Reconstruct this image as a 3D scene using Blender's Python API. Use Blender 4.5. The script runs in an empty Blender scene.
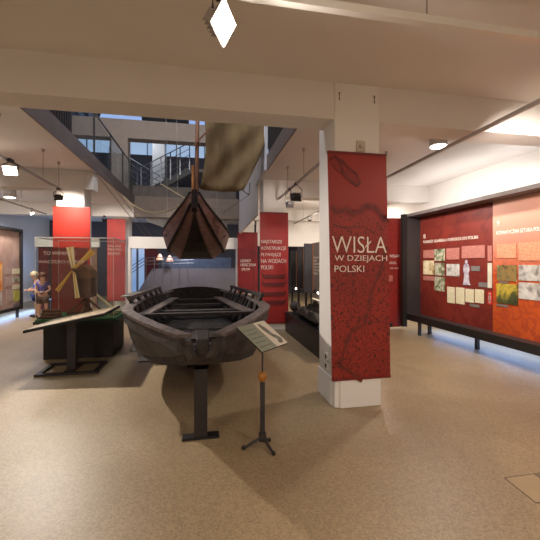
import bpy, math, random
from mathutils import Vector, Matrix
random.seed(7)
scn = bpy.context.scene
col = scn.collection
EYE = 1.5; F = 350.0; YAW = math.radians(11.0); HZ = 263.0
SN, CS = math.sin(YAW), math.cos(YAW)

# ------------------------------------------------------------------ survey helpers (photo measurements -> metres)
def on_y(px, py, Y):
    u = (px-270)/F; d = Y/(CS-SN*u)
    return (d*(SN+CS*u), EYE+(HZ-py)/F*d)          # X, Z
def on_x(px, py, X):
    u = (px-270)/F; d = X/(SN+CS*u)
    return (d*(CS-SN*u), EYE+(HZ-py)/F*d)          # Y, Z

# ------------------------------------------------------------------ materials
def s2l(c):
    return tuple(((v/255.0)/12.92 if v/255.0 <= .04045 else (((v/255.0)+.055)/1.055)**2.4) for v in c)
MATS = {}
def mat(name, rgb, rough=.6, var=.12, scale=6.0, bump=0.0, metal=0.0, stretch=(1,1,1), rgb2=None, spec=.4, detail=5, coat=0):
    if name in MATS: return MATS[name]
    m = bpy.data.materials.new(name); m.use_nodes = True
    nt = m.node_tree; n = nt.nodes; l = nt.links
    b = n['Principled BSDF']; c = s2l(rgb)
    c2 = s2l(rgb2) if rgb2 else tuple(v*(1-var*2) for v in c)
    tc = n.new('ShaderNodeTexCoord'); mp = n.new('ShaderNodeMapping'); mp.inputs['Scale'].default_value = stretch
    no = n.new('ShaderNodeTexNoise'); no.inputs['Scale'].default_value = scale; no.inputs['Detail'].default_value = detail
    l.new(tc.outputs['Object'], mp.inputs['Vector']); l.new(mp.outputs[0], no.inputs['Vector'])
    r = n.new('ShaderNodeValToRGB')
    r.color_ramp.elements[0].position = .3; r.color_ramp.elements[1].position = .7
    r.color_ramp.elements[0].color = (*c2, 1); r.color_ramp.elements[1].color = (*c, 1)
    l.new(no.outputs['Fac'], r.inputs[0]); l.new(r.outputs[0], b.inputs['Base Color'])
    b.inputs['Roughness'].default_value = rough; b.inputs['Metallic'].default_value = metal
    b.inputs['Specular IOR Level'].default_value = spec
    if coat: b.inputs['Coat Weight'].default_value = coat
    if bump:
        bp = n.new('ShaderNodeBump'); bp.inputs['Strength'].default_value = bump; bp.inputs['Distance'].default_value = .02
        l.new(no.outputs['Fac'], bp.inputs['Height']); l.new(bp.outputs[0], b.inputs['Normal'])
    MATS[name] = m
    return m
def emit(name, rgb, st):
    m = bpy.data.materials.new(name); m.use_nodes = True
    n = m.node_tree.nodes; b = n['Principled BSDF']
    b.inputs['Base Color'].default_value = (.8, .8, .8, 1)
    b.inputs['Emission Color'].default_value = (*s2l(rgb), 1); b.inputs['Emission Strength'].default_value = st
    return m
def glass(name, tint=(235, 245, 245), k=.12):
    m = bpy.data.materials.new(name); m.use_nodes = True
    nt = m.node_tree; n = nt.nodes; n.remove(n['Principled BSDF'])
    t = n.new('ShaderNodeBsdfTransparent'); t.inputs[0].default_value = (*s2l(tint), 1)
    g = n.new('ShaderNodeBsdfGlossy'); g.inputs['Roughness'].default_value = .03
    lw = n.new('ShaderNodeLayerWeight'); lw.inputs['Blend'].default_value = .5
    pw = n.new('ShaderNodeMath'); pw.operation = 'POWER'; pw.inputs[1].default_value = 4; nt.links.new(lw.outputs['Facing'], pw.inputs[0])
    ma = n.new('ShaderNodeMath'); ma.operation = 'MULTIPLY_ADD'; ma.inputs[1].default_value = .22; ma.inputs[2].default_value = .02; nt.links.new(pw.outputs[0], ma.inputs[0])
    mx = n.new('ShaderNodeMixShader'); nt.links.new(ma.outputs[0], mx.inputs[0])
    nt.links.new(t.outputs[0], mx.inputs[1]); nt.links.new(g.outputs[0], mx.inputs[2])
    nt.links.new(mx.outputs[0], n['Material Output'].inputs[0])
    return m
def floor_mat():
    m = mat('terrazzo_floor', (166, 146, 114), .38, rgb2=(154, 135, 105), scale=1.3, spec=.45)
    nt = m.node_tree; n = nt.nodes; l = nt.links; b = n['Principled BSDF']
    src = b.inputs['Base Color'].links[0].from_socket
    tc = n['Texture Coordinate'] if 'Texture Coordinate' in n else n.new('ShaderNodeTexCoord')
    v = n.new('ShaderNodeTexVoronoi'); v.inputs['Scale'].default_value = 95
    l.new(tc.outputs['Object'], v.inputs['Vector'])
    rp = n.new('ShaderNodeValToRGB'); rp.color_ramp.elements[0].color = (.55, .52, .5, 1); rp.color_ramp.elements[1].color = (1.15, 1.12, 1.08, 1)
    rp.color_ramp.elements[0].position = .1; rp.color_ramp.elements[1].position = .9
    sep = n.new('ShaderNodeSeparateColor'); l.new(v.outputs['Color'], sep.inputs[0]); l.new(sep.outputs[0], rp.inputs[0])
    mx = n.new('ShaderNodeMix'); mx.data_type = 'RGBA'; mx.blend_type = 'MULTIPLY'; mx.inputs[0].default_value = .55
    l.new(src, mx.inputs[6]); l.new(rp.outputs[0], mx.inputs[7]); l.new(mx.outputs[2], b.inputs['Base Color'])
    no = n.new('ShaderNodeTexNoise'); no.inputs['Scale'].default_value = 1.2; no.inputs['Detail'].default_value = 6
    l.new(tc.outputs['Object'], no.inputs['Vector'])
    mr = n.new('ShaderNodeMapRange'); mr.inputs[3].default_value = .36; mr.inputs[4].default_value = .54
    l.new(no.outputs['Fac'], mr.inputs[0]); l.new(mr.outputs[0], b.inputs['Roughness'])
    return m
def map_mat(name, rgb, line, scale=5.0, width=.03, zlow=None):
    """printed map: contour-like lines of a noise field over a flat colour"""
    m = mat(name, rgb, .5, rgb2=tuple(int(c*.86) for c in rgb), scale=1.5, spec=.35)
    nt = m.node_tree; n = nt.nodes; l = nt.links; b = n['Principled BSDF']
    src = b.inputs['Base Color'].links[0].from_socket
    tc = n.new('ShaderNodeTexCoord')
    no = n.new('ShaderNodeTexNoise'); no.inputs['Scale'].default_value = scale; no.inputs['Detail'].default_value = 4
    l.new(tc.outputs['Object'], no.inputs['Vector'])
    f = n.new('ShaderNodeMath'); f.operation = 'PINGPONG'; f.inputs[1].default_value = .06
    l.new(no.outputs['Fac'], f.inputs[0])
    lt = n.new('ShaderNodeMath'); lt.operation = 'LESS_THAN'; lt.inputs[1].default_value = width*.3
    l.new(f.outputs[0], lt.inputs[0])
    fac = lt.outputs[0]
    if zlow is not None:
        sx = n.new('ShaderNodeSeparateXYZ'); l.new(tc.outputs['Object'], sx.inputs[0])
        mr = n.new('ShaderNodeMapRange'); mr.inputs[1].default_value = zlow; mr.inputs[2].default_value = zlow-.15
        l.new(sx.outputs[2], mr.inputs[0])
        mu = n.new('ShaderNodeMath'); mu.operation = 'MULTIPLY'; l.new(fac, mu.inputs[0]); l.new(mr.outputs[0], mu.inputs[1]); fac = mu.outputs[0]
    m2 = n.new('ShaderNodeMath'); m2.operation = 'MULTIPLY'; m2.inputs[1].default_value = .9; l.new(fac, m2.inputs[0])
    mx = n.new('ShaderNodeMix'); mx.data_type = 'RGBA'
    l.new(m2.outputs[0], mx.inputs[0]); l.new(src, mx.inputs[6]); mx.inputs[7].default_value = (*s2l(line), 1)
    l.new(mx.outputs[2], b.inputs['Base Color'])
    return m
def print_mat(name, paper, ink, axis, lines=60.0):
    """block of small print: rows of ink on paper"""
    if name in MATS: return MATS[name]
    m = mat(name, paper, .6, var=.03)
    nt = m.node_tree; n = nt.nodes; l = nt.links; b = n['Principled BSDF']
    tc = n.new('ShaderNodeTexCoord'); sx = n.new('ShaderNodeSeparateXYZ'); l.new(tc.outputs['Object'], sx.inputs[0])
    a = n.new('ShaderNodeMath'); a.operation = 'MULTIPLY'; a.inputs[1].default_value = lines; l.new(sx.outputs[2], a.inputs[0])
    fr = n.new('ShaderNodeMath'); fr.operation = 'FRACT'; l.new(a.outputs[0], fr.inputs[0])
    lt = n.new('ShaderNodeMath'); lt.operation = 'LESS_THAN'; lt.inputs[1].default_value = .5; l.new(fr.outputs[0], lt.inputs[0])
    no = n.new('ShaderNodeTexNoise'); no.inputs['Scale'].default_value = 45; l.new(tc.outputs['Object'], no.inputs['Vector'])
    gt = n.new('ShaderNodeMath'); gt.operation = 'GREATER_THAN'; gt.inputs[1].default_value = .45; l.new(no.outputs['Fac'], gt.inputs[0])
    mu = n.new('ShaderNodeMath'); mu.operation = 'MULTIPLY'; l.new(lt.outputs[0], mu.inputs[0]); l.new(gt.outputs[0], mu.inputs[1])
    mx = n.new('ShaderNodeMix'); mx.data_type = 'RGBA'; l.new(mu.outputs[0], mx.inputs[0])
    mx.inputs[6].default_value = (*s2l(paper), 1); mx.inputs[7].default_value = (*s2l(ink), 1)
    l.new(mx.outputs[2], b.inputs['Base Color'])
    return m
def pic_mat(name, cols, scale=14.0):
    m = bpy.data.materials.new(name); m.use_nodes = True
    nt = m.node_tree; n = nt.nodes; l = nt.links; b = n['Principled BSDF']; b.inputs['Roughness'].default_value = .45
    tc = n.new('ShaderNodeTexCoord'); no = n.new('ShaderNodeTexNoise'); no.inputs['Scale'].default_value = scale; no.inputs['Detail'].default_value = 6
    no.inputs['Distortion'].default_value = .6
    l.new(tc.outputs['Object'], no.inputs['Vector'])
    r = n.new('ShaderNodeValToRGB'); el = r.color_ramp.elements
    k = len(cols)
    for i, c in enumerate(cols):
        p = .32+.36*i/(k-1)
        e = el[i] if i < 2 else el.new(p)
        e.position = p
    el = r.color_ramp.elements
    for i, c in enumerate(cols): el[i].color = (*s2l(c), 1)
    l.new(no.outputs['Fac'], r.inputs[0]); l.new(r.outputs[0], b.inputs['Base Color'])
    return m

# ------------------------------------------------------------------ mesh builder
class MB:
    def __init__(s): s.v = []; s.f = []
    def add(s, vs, fs):
        o = len(s.v); s.v += [tuple(v) for v in vs]; s.f += [tuple(i+o for i in f) for f in fs]; return s
    def box(s, x0, x1, y0, y1, z0, z1):
        return s.add([(x0,y0,z0),(x1,y0,z0),(x1,y1,z0),(x0,y1,z0),(x0,y0,z1),(x1,y0,z1),(x1,y1,z1),(x0,y1,z1)],
            [(0,3,2,1),(4,5,6,7),(0,1,5,4),(1,2,6,5),(2,3,7,6),(3,0,4,7)])
    def hexa(s, p):      # 8 points bottom loop + top loop
        return s.add(p, [(0,3,2,1),(4,5,6,7),(0,1,5,4),(1,2,6,5),(2,3,7,6),(3,0,4,7)])
    def bar(s, a, b, w, h, up=(0,0,1)):
        a = Vector(a); b = Vector(b); d = (b-a).normalized(); u = Vector(up)
        if abs(d.dot(u)) > .98: u = Vector((0,1,0))
        r = d.cross(u).normalized(); u = r.cross(d).normalized()
        q = []
        for c in (a, b):
            for i, j in ((-1,-1),(1,-1),(1,1),(-1,1)): q.append(c+r*(i*w/2)+u*(j*h/2))
        return s.add(q, [(0,1,2,3),(7,6,5,4),(0,4,5,1),(1,5,6,2),(2,6,7,3),(3,7,4,0)])
    def tube(s, pts, r, n=8, cap=True):
        pts = [Vector(p) for p in pts]; rs = r if isinstance(r, (list, tuple)) else [r]*len(pts)
        o = len(s.v); ref = Vector((0,0,1))
        for i, p in enumerate(pts):
            d = (pts[min(i+1, len(pts)-1)]-pts[max(i-1, 0)]).normalized()
            u = ref if abs(d.dot(ref)) < .95 else Vector((0,1,0))
            a = d.cross(u).normalized(); b = a.cross(d).normalized()
            for k in range(n):
                t = 2*math.pi*k/n; s.v.append(tuple(p+a*(math.cos(t)*rs[i])+b*(math.sin(t)*rs[i])))
        for i in range(len(pts)-1):
            for k in range(n):
                k2 = (k+1) % n; s.f.append((o+i*n+k, o+i*n+k2, o+(i+1)*n+k2, o+(i+1)*n+k))
        if cap:
            s.f.append(tuple(o+k for k in range(n))[::-1]); e = o+(len(pts)-1)*n; s.f.append(tuple(e+k for k in range(n)))
        return s
    def lathe(s, prof, c=(0,0,0), n=20):
        return s.tube([(c[0], c[1], c[2]+z) for r, z in prof], [max(r, .0005) for r, z in prof], n)
    def ball(s, c, rx, ry=None, rz=None, n=16, m=10):
        ry = ry or rx; rz = rz or rx; o = len(s.v)
        for i in range(m+1):
            t = math.pi*i/m
            for k in range(n):
                p = 2*math.pi*k/n
                s.v.append((c[0]+rx*math.sin(t)*math.cos(p), c[1]+ry*math.sin(t)*math.sin(p), c[2]-rz*math.cos(t)))
        for i in range(m):
            for k in range(n): k2 = (k+1) % n; s.f.append((o+i*n+k, o+i*n+k2, o+(i+1)*n+k2, o+(i+1)*n+k))
        return s
    def prism(s, poly, axis, d0, d1):
        """poly: 2D points; axis 'y': (x,z) extruded in y; 'x': (y,z); 'z': (x,y)"""
        def P(a, b, d): return (a, d, b) if axis == 'y' else ((d, a, b) if axis == 'x' else (a, b, d))
        n = len(poly)
        vs = [P(a, b, d0) for a, b in poly]+[P(a, b, d1) for a, b in poly]
        fs = [tuple(range(n)), tuple(range(2*n-1, n-1, -1))]+[(i, n+i, n+(i+1) % n, (i+1) % n) for i in range(n)]
        return s.add(vs, fs)
    def loft(s, rings, close=True, caps=True):
        n = len(rings[0]); o = len(s.v)
        for r in rings: s.v += [tuple(p) for p in r]
        for i in range(len(rings)-1):
            for k in range(n if close else n-1):
                k2 = (k+1) % n; s.f.append((o+i*n+k, o+i*n+k2, o+(i+1)*n+k2, o+(i+1)*n+k))
        if caps and close:
            s.f.append(tuple(o+k for k in range(n))[::-1]); e = o+(len(rings)-1)*n; s.f.append(tuple(e+k for k in range(n)))
        return s
    def xf(s, M):
        s.v = [tuple(M @ Vector(v)) for v in s.v]; return s
    def build(s, name, m, parent=None, bevel=0, smooth=False):
        me = bpy.data.meshes.new(name); me.from_pydata(s.v, [], s.f); me.materials.append(m)
        import bmesh
        bm = bmesh.new(); bm.from_mesh(me); bmesh.ops.recalc_face_normals(bm, faces=bm.faces); bm.to_mesh(me); bm.free()
        o = bpy.data.objects.new(name, me); col.objects.link(o)
        if parent is not None:
            o.parent = parent; base = parent.location.copy()
            if parent.parent is not None: base += parent.parent.location if parent.parent.type == 'EMPTY' else Vector()
            if parent.type != 'EMPTY' and parent.parent is None: base = parent.location.copy()
            WORLD[o.name] = base
            off = root_loc(parent)
            for v in me.vertices: v.co -= off
        if smooth:
            for p in me.polygons: p.use_smooth = True
        if bevel:
            b = o.modifiers.new('b', 'BEVEL'); b.width = bevel; b.segments = 2; b.limit_method = 'ANGLE'
        return o
WORLD = {}
def root_loc(p):
    while p.parent is not None: p = p.parent
    return p.location.copy()
def tag(o, label=None, cat=None, group=None, kind=None):
    if label: o['label'] = label
    if cat: o['category'] = cat
    if group: o['group'] = group
    if kind: o['kind'] = kind
    return o
def thing(name, loc, label, cat, group=None):
    o = bpy.data.objects.new(name, None); o.empty_display_size = .1; col.objects.link(o); o.location = loc
    return tag(o, label, cat, group)
def struct(name, mb, m, parent=None):
    o = mb.build(name, m, parent)
    if parent is None: o['kind'] = 'structure'
    return o
def B(x0, x1, y0, y1, z0, z1): return MB().box(x0, x1, y0, y1, z0, z1)

def text_mb(body, x0, x1, z0, z1, place, thin=0.0, depth=.004):
    """lettering scaled into the box; place(a, b, d) -> world point"""
    cu = bpy.data.curves.new('tmp', 'FONT'); cu.body = body; cu.size = 1; cu.offset = thin; cu.extrude = .01; cu.resolution_u = 3
    ob = bpy.data.objects.new('tmp', cu); col.objects.link(ob)
    bpy.context.view_layer.update()
    me = bpy.data.meshes.new_from_object(ob.evaluated_get(bpy.context.evaluated_depsgraph_get()))
    xs = [v.co.x for v in me.vertices]; ys = [v.co.y for v in me.vertices]
    ax, bx, ay, by = min(xs), max(xs), min(ys), max(ys)
    mb = MB()
    mb.v = [tuple(place(x0+(v.co.x-ax)/(bx-ax)*(x1-x0), z0+(v.co.y-ay)/(by-ay)*(z1-z0), (depth if v.co.z > 0 else 0))) for v in me.vertices]
    mb.f = [tuple(p.vertices) for p in me.polygons]
    bpy.data.objects.remove(ob); bpy.data.meshes.remove(me); bpy.data.curves.remove(cu)
    return mb

def wood(name, a, b, scale=5, stretch=(6, 1, 6), rough=.7, bump=.35): return mat(name, a, rough, rgb2=b, scale=scale, stretch=stretch, bump=bump)
white = mat('white_plaster', (228, 223, 217), .85, var=.02, scale=2, bump=.05)
cream = mat('ceiling_plaster', (222, 216, 210), .9, var=.02, scale=1.5, bump=.04)
black = mat('black_paint', (30, 27, 27), .5, var=.1)
charcoal = mat('charcoal_metal', (56, 50, 50), .5, var=.1, spec=.4)
fasc = mat('fascia_metal', (106, 95, 93), .5, var=.1, scale=3)
alu = mat('aluminium', (222, 217, 208), .35, var=.03, metal=.3)
alud = mat('dull_aluminium', (172, 164, 158), .4, var=.06)
wire = mat('steel_wire', (110, 100, 95), .4, metal=.6)
letter = mat('white_letters', (238, 226, 214), .7, var=.02)
red_fab = mat('red_banner_cloth', (176, 50, 38), .6, rgb2=(158, 42, 34), scale=2, spec=.25)
grey_blue = mat('grey_blue_wall', (96, 98, 112), .8, var=.06)
pale_panel = mat('pale_grey_panel', (206, 204, 208), .8, var=.04, scale=1.5)
darkgrey = mat('dark_grey_wall', (82, 80, 88), .8, var=.06)
steel = mat('rail_steel', (120, 122, 126), .4, metal=.6, var=.05)
screen = mat('screen_slat', (44, 38, 40), .6, var=.1)

# ------------------------------------------------------------------ the building
XL, XR, YB, YE = -6.6, 5.45, -4.0, 17.0
AL, AR, AY0, AY1 = -2.15, 1.30, 3.75, 11.9     # the atrium opening
CZ = 3.37; BZ = 2.99
struct('floor', B(XL-.2, XR+.2, YB-.2, YE+.2, -.2, 0), floor_mat())
cl = MB()
cl.box(XL, XR, YB, AY0, CZ, CZ+.28); cl.box(XL, AL, AY0, AY1, CZ, CZ+.28); cl.box(AR, XR, AY0, AY1, CZ, CZ+.28); cl.box(XL, XR, AY1, YE, CZ, CZ+.28)
struct('ceiling', cl, cream)
struct('wall_left', B(XL-.2, XL, YB, YE, 0, 7.6), white)
struct('wall_right', B(XR, XR+.2, YB, YE, 0, 7.6), white)
struct('wall_rear', B(XL, XR, YB-.2, YB, 0, CZ+.28), white)
fw = MB(); fw.box(XL, XR, YE, YE+.2, 0, 6.5); fw.box(XL, XR, YE, YE+.2, 7.15, 7.6)
struct('wall_far', fw, darkgrey)
struct('wall_upper_front', B(XL, XR, AY0-.3, AY0-.1, CZ+.28, 7.6), white)
# downstand beams
bm = MB(); bm.box(XL, XR, 3.43, 3.75, BZ, CZ); struct('trim_1', bm, cream)
bm = MB(); bm.box(XL, -2.86, 7.67, 8.0, BZ, CZ).box(-2.34, AL-.02, 7.67, 8.0, BZ, CZ); struct('trim_2', bm, cream)
bm = MB(); bm.box(1.85, XR, 7.67, 8.0, BZ, CZ); struct('trim_3', bm, cream)
bm = MB(); bm.box(XL, AL, 11.9, 12.25, BZ, CZ); bm.box(AR, XR, 11.9, 12.25, BZ, CZ); struct('trim_4', bm, cream)
struct('trim_13', B(AL, AR, 11.86, 12.25, BZ, CZ+.285), mat('brown_soffit', (132, 118, 108), .8, var=.08))
# fascias round the opening
struct('trim_5', B(AL, AL+.025, AY0, AY1, CZ-.005, CZ+.29), fasc)
struct('trim_6', B(AR-.025, AR, AY0, 6.9, CZ-.005, CZ+.29), fasc)
# pale partition over the right-hand edge of the opening
struct('wall_upper_right', MB().prism([(6.9, CZ), (8.1, CZ-.02), (8.15, 2.62), (11.85, 2.5), (11.85, 7.0), (6.9, 7.0)], 'x', AR-.06, AR-.005), pale_panel)
# columns of the room
def column(x0, x1, y0, y1, label, notch=False, ztop=CZ):
    if notch:
        mb = MB().prism([(x0+.10, y0), (x1, y0), (x1, y1), (x0, y1), (x0, y0+.08)], 'z', 0, ztop) if False else None
    mb = MB().box(x0, x1, y0, y1, 0, ztop)
    o = mb.build('column', white, None, bevel=.012)
    return tag(o, label, 'column', 'square white concrete columns')
c0 = column(1.341, 1.844, 3.415, 3.90, 'large white column nearest the viewer, carrying the big red map banner')
column(1.335, 1.85, 7.67, 8.15, 'white column behind the red banner listing the oldest river craft, right of the boat')
column(-2.855, -2.34, 7.67, 8.15, 'brightly lit white column behind the tall glass case, left of the boat')
column(1.30, 1.82, 12.26, 12.7, 'farthest white column on the right, behind the narrow dark red banner')
column(-2.86, -2.36, 12.26, 12.7, 'farthest white column on the left, behind the pink lit red banner')
# fittings on the near column
sb = MB().box(1.335, 1.341, 3.50, 3.60, .36, .44).box(1.335, 1.341, 3.50, 3.60, .26, .34)
for dz in (.30, .40): sb.lathe([(.028, 0), (.028, .004)], (0, 0, 0), 14) if False else None
for z_, w_ in ((.44, 'upper'), (.34, 'lower')):
    o = MB().box(1.328, 1.341, 3.60, 3.68, z_, z_+.08).build('wall_socket', white, None, bevel=.003)
    tag(o, w_+' of two white wall sockets low on the left side of the near column', 'socket', 'wall sockets on the near column')
    MB().box(1.326, 1.3285, 3.62, 3.66, z_+.02, z_+.06).build('socket_hole', charcoal, o)
cp = mat('conduit_cap', (205, 190, 172), .6)
tag(MB().box(1.58, 1.68, 3.405, 3.43, 2.66, 2.78).box(1.61, 1.65, 3.38, 3.405, 2.70, 2.73).build('banner_bracket', cp, None, bevel=.006), 'small cream bracket on the near column above the big map banner', 'bracket')
for x in (1.39, 1.78):
    tag(MB().tube([(x, 3.43, 3.27), (x, 3.40, 3.25), (x, 3.40, 3.18)], .007).build('ceiling_hook', wire, None), 'small metal hook at the top %s corner of the near column' % ('left' if x < 1.5 else 'right'), 'hook')
# white lower cladding of the near column
tag(MB().prism([(1.33, 3.50), (1.40, 3.395), (1.852, 3.395), (1.852, 3.91), (1.33, 3.91)], 'z', 0, .30).build('column_plinth', white, None, bevel=.008), 'white chamfered plinth at the foot of the near column', 'plinth')

# ------------------------------------------------------------------ beyond the opening: ground floor
struct('trim_7', B(-2.34, 1.24, 12.02, 12.2, 1.98, 2.36), white)          # white lintel
struct('trim_14', B(1.9, XR, 12.26, 12.36, 2.1, 3.2), white)
struct('trim_8', B(-2.36, -2.28, 12.02, 12.2, 0, 1.98), white)
struct('trim_9', B(1.15, 1.25, 12.02, 12.2, 0, 1.98), white)
bluewin = emit('blue_daylight_pane', (110, 165, 230), .4)
for i, (x0, x1) in enumerate([(-3.5, -2.95), (-2.85, -2.45)]):
    f = MB().box(x0-.04, x1+.04, 16.9, 16.99, .1, 2.2).build('window_%d' % (i+1), steel); f['kind'] = 'structure'
    MB().box(x0, x1, 16.87, 16.9, .15, 2.15).build('pane', bluewin, f)
tag(MB().box(-1.95, 1.6, 14.6, 14.7, 0, 1.28).prism([(-2.7, 0), (-1.95, 0), (-1.95, 1.28)], 'y', 14.6, 14.7).build('stair_wall', mat('stair_grey', (124, 118, 122), .8, var=.04), None), 'dark grey solid stair wall beyond the white lintel', 'wall')
tag(MB().box(-1.6, 1.2, 14.71, 14.75, 0, 1.72).build('back_panel', mat('blue_grey_panel', (88, 100, 124), .7)), 'blue grey band above the grey stair wall, under the white lintel', 'panel')
tag(MB().box(-2.4, -1.85, 15.6, 15.65, 0, 2.1).build('poster_panel', mat('dark_red_panel', (90, 24, 26), .7)), 'dark red panel seen under the left end of the white lintel', 'panel')
tag(MB().prism([(-1.9, 3.37), (-1.9, 2.95), (-.4, 2.42), (.9, 2.5), (.9, 3.37)] if True else [(-1.9, 2.95), (.9, 3.37), (.9, 2.5), (-.4, 2.42)], 'y', 12.7, 12.78).build('sloping_soffit', mat('grey_soffit', (150, 146, 146), .8), None), 'grey sloping stair underside above the white lintel', 'stair underside')
rl = thing('stair_railing', (-2.6, 13.6, 0), 'steel stair railing with thin bars under the white lintel', 'railing')
for k, dz in enumerate((0, .12, .24)):
    MB().tube([(-3.1, 13.6, .75+dz), (-2.1, 13.6, 1.45+dz), (-.3, 13.6, 1.5+dz)], .014, 6).build('handrail' if k == 2 else 'rail_bar', steel, rl)
for k in range(9):
    x = -2.95+k*.3; z1 = min(1.7, .75+(x+3.1)*.7+.22)
    MB().box(x, x+.025, 13.59, 13.62, 0.0, z1).build('baluster', steel, rl)
amber = emit('amber_lamp', (236, 150, 76), .8)
for x, z, lb in ((-1.62, 1.62, 'small amber shaded lamp under the white lintel, left one'), (-1.25, 1.56, 'wider amber shaded lamp under the white lintel, right one')):
    t = thing('pendant_lamp', (x, 14.3, z), lb, 'lamp')
    MB().lathe([(.03, .24), (.06, .2), (.14, 0.02), (.13, 0)], (x, 14.3, z), 16).build('lamp_shade', amber, t, smooth=True)
    MB().tube([(x, 14.3, z+.24), (x, 14.3, CZ)], .005, 5).build('cord', black, t)

# ------------------------------------------------------------------ upper storey round the opening
band = mat('upper_beam_paint', (168, 154, 144), .85, var=.05)
struct('trim_10', B(XL, AR, 12.0, 12.4, 5.55, 6.15), band)
struct('trim_11', B(-2.86, -2.36, 12.0, 12.45, CZ+.28, 5.55), band)
struct('trim_12', B(-2.05, -1.55, 15.4, 15.8, CZ+.28, 7.3), white)
# ribbon window in the far wall
w = MB()
for k in range(9): w.box(-6.4+k*1.3, -6.36+k*1.3, 16.98, 17.04, 6.5, 7.15)
w = w.build('window_3', steel); w['kind'] = 'structure'
MB().box(XL, XR, 17.05, 17.08, 6.5, 7.15).build('pane', emit('sky_pane', (150, 190, 235), .42), w)
# glazed roof: dark panels with open triangular lights between them
rf = MB()
rf.box(XL, XR, 3.4, 12.9, 7.4, 7.5); rf.box(XL, XR, 15.6, 17.2, 7.4, 7.5)
xs = [-6.6, -4.2, -3.2, -2.1, -.6, .7, 2.2, 5.45]
cuts = [0, 1, 2, 0, 3, 0, 0]
for i in range(len(xs)-1):
    a, b = xs[i], xs[i+1]
    if cuts[i] == 0: rf.box(a, b, 12.9, 15.6, 7.4, 7.5)
    elif cuts[i] == 1: rf.prism([(a, 12.9), (b, 12.9), (a, 15.6)], 'z', 7.4, 7.5)
    elif cuts[i] == 2: rf.prism([(b, 12.9), (b, 15.6), (a+.7, 15.6)], 'z', 7.4, 7.5)
    else:
        for k in range(4): rf.box(a+k*.36, a+k*.36+.06, 12.9, 15.6, 7.4, 7.5)
        rf.box(a, b, 14.2, 14.3, 7.4, 7.5)
struct('ceiling_upper', rf, mat('roof_steel', (70, 72, 76), .7))
# slatted screens and glass balustrades on the slab edge
for nm, x, y0, y1, lb in (('slatted_screen', AL-.06, 3.9, 6.45, 'black vertical slat screen on the left edge of the opening overhead'),
                          ('slatted_screen', AR+.03, 3.9, 6.8, 'black vertical slat screen on the right edge of the opening overhead')):
    t = thing(nm, (x, y0, CZ+.28), lb, 'screen', 'slat screens round the opening')
    sm = MB(); y = y0
    while y < y1: sm.box(x, x+.03, y, y+.055, CZ+.28, 5.6); y += .10
    sm.build('slats', screen, t)
    MB().box(x-.04, x-.01, y0, y1, CZ+.3, 5.5).build('backing', mat('screen_backing', (24, 21, 24), .8), t)
t = thing('glass_balustrade', (AL-.05, 6.5, CZ+.28), 'glass balustrade with dark handrail on the upper left floor edge', 'balustrade')
gl_dark = glass('balustrade_glass', (240, 244, 246))
for k in range(4):
    y0 = 6.52+k*1.33; MB().box(AL-.06, AL-.045, y0, y0+1.28, CZ+.30, CZ+1.2).build('glass_pane', gl_dark, t)
for k in range(5): MB().box(AL-.07, AL-.035, 6.5+k*1.33, 6.53+k*1.33, CZ+.28, CZ+1.25).build('post', charcoal, t)
MB().tube([(AL-.05, 6.5, CZ+1.27), (AL-.05, 11.85, CZ+1.27)], .022, 8).build('handrail', steel, t)
# staircases of the upper gallery
def stairs(pa, pb, w, label, rail_side):
    t = thing('staircase', pa, label, 'staircase', 'gallery staircases')
    a = Vector(pa); b = Vector(pb); n = 10
    st = MB()
    for i in range(n):
        p = a.lerp(b, i/n); q = a.lerp(b, (i+1)/n)
        st.box(min(p.x, q.x)-.02, max(p.x, q.x), p.y, p.y+w, q.z-.05, q.z)
        st.box(q.x-.01, q.x+.01, p.y, p.y+w, p.z-.02, q.z)
    st.build('steps', mat('stair_stone', (128, 116, 106), .7), t)
    MB().bar(a+Vector((0, -.02, -.08)), b+Vector((0, -.02, -.08)), .04, .24).build('stringer', charcoal, t)
    for dz in (.95, .72, .5, .28): MB().tube([a+Vector((0, -.03, dz)), b+Vector((0, -.03, dz))], .018 if dz > .9 else .011, 6).build('handrail' if dz > .9 else 'rail_bar', steel, t)
    for i in range(6):
        p = a.lerp(b, i/5); MB().box(p.x-.018, p.x+.018, p.y-.05, p.y-.01, p.z-.05, p.z+.95).build('post', steel, t)
stairs((-2.15, 13.3, 4.0), (-.45, 13.3, 5.0), 1.1, 'gallery stair rising to the right, seen through the opening behind the mast', 1)
stairs((-1.0, 14.9, 3.7), (-3.6, 14.9, 5.2), 1.0, 'gallery stair rising to the left behind the upper grey pillar', 1)
tag(MB().box(-.43, 1.2, 13.3, 14.4, 4.88, 5.0).build('stair_landing', mat('stair_stone', (128, 116, 106))), 'stone landing at the top of the gallery stair behind the sail', 'landing')
tag(MB().box(-5.5, 1.2, 12.45, 12.5, CZ+.28, CZ+.75).build('gallery_parapet', mat('parapet', (112, 102, 96), .8)), 'low brownish parapet of the upper gallery behind the sagging rope', 'parapet')

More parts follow.
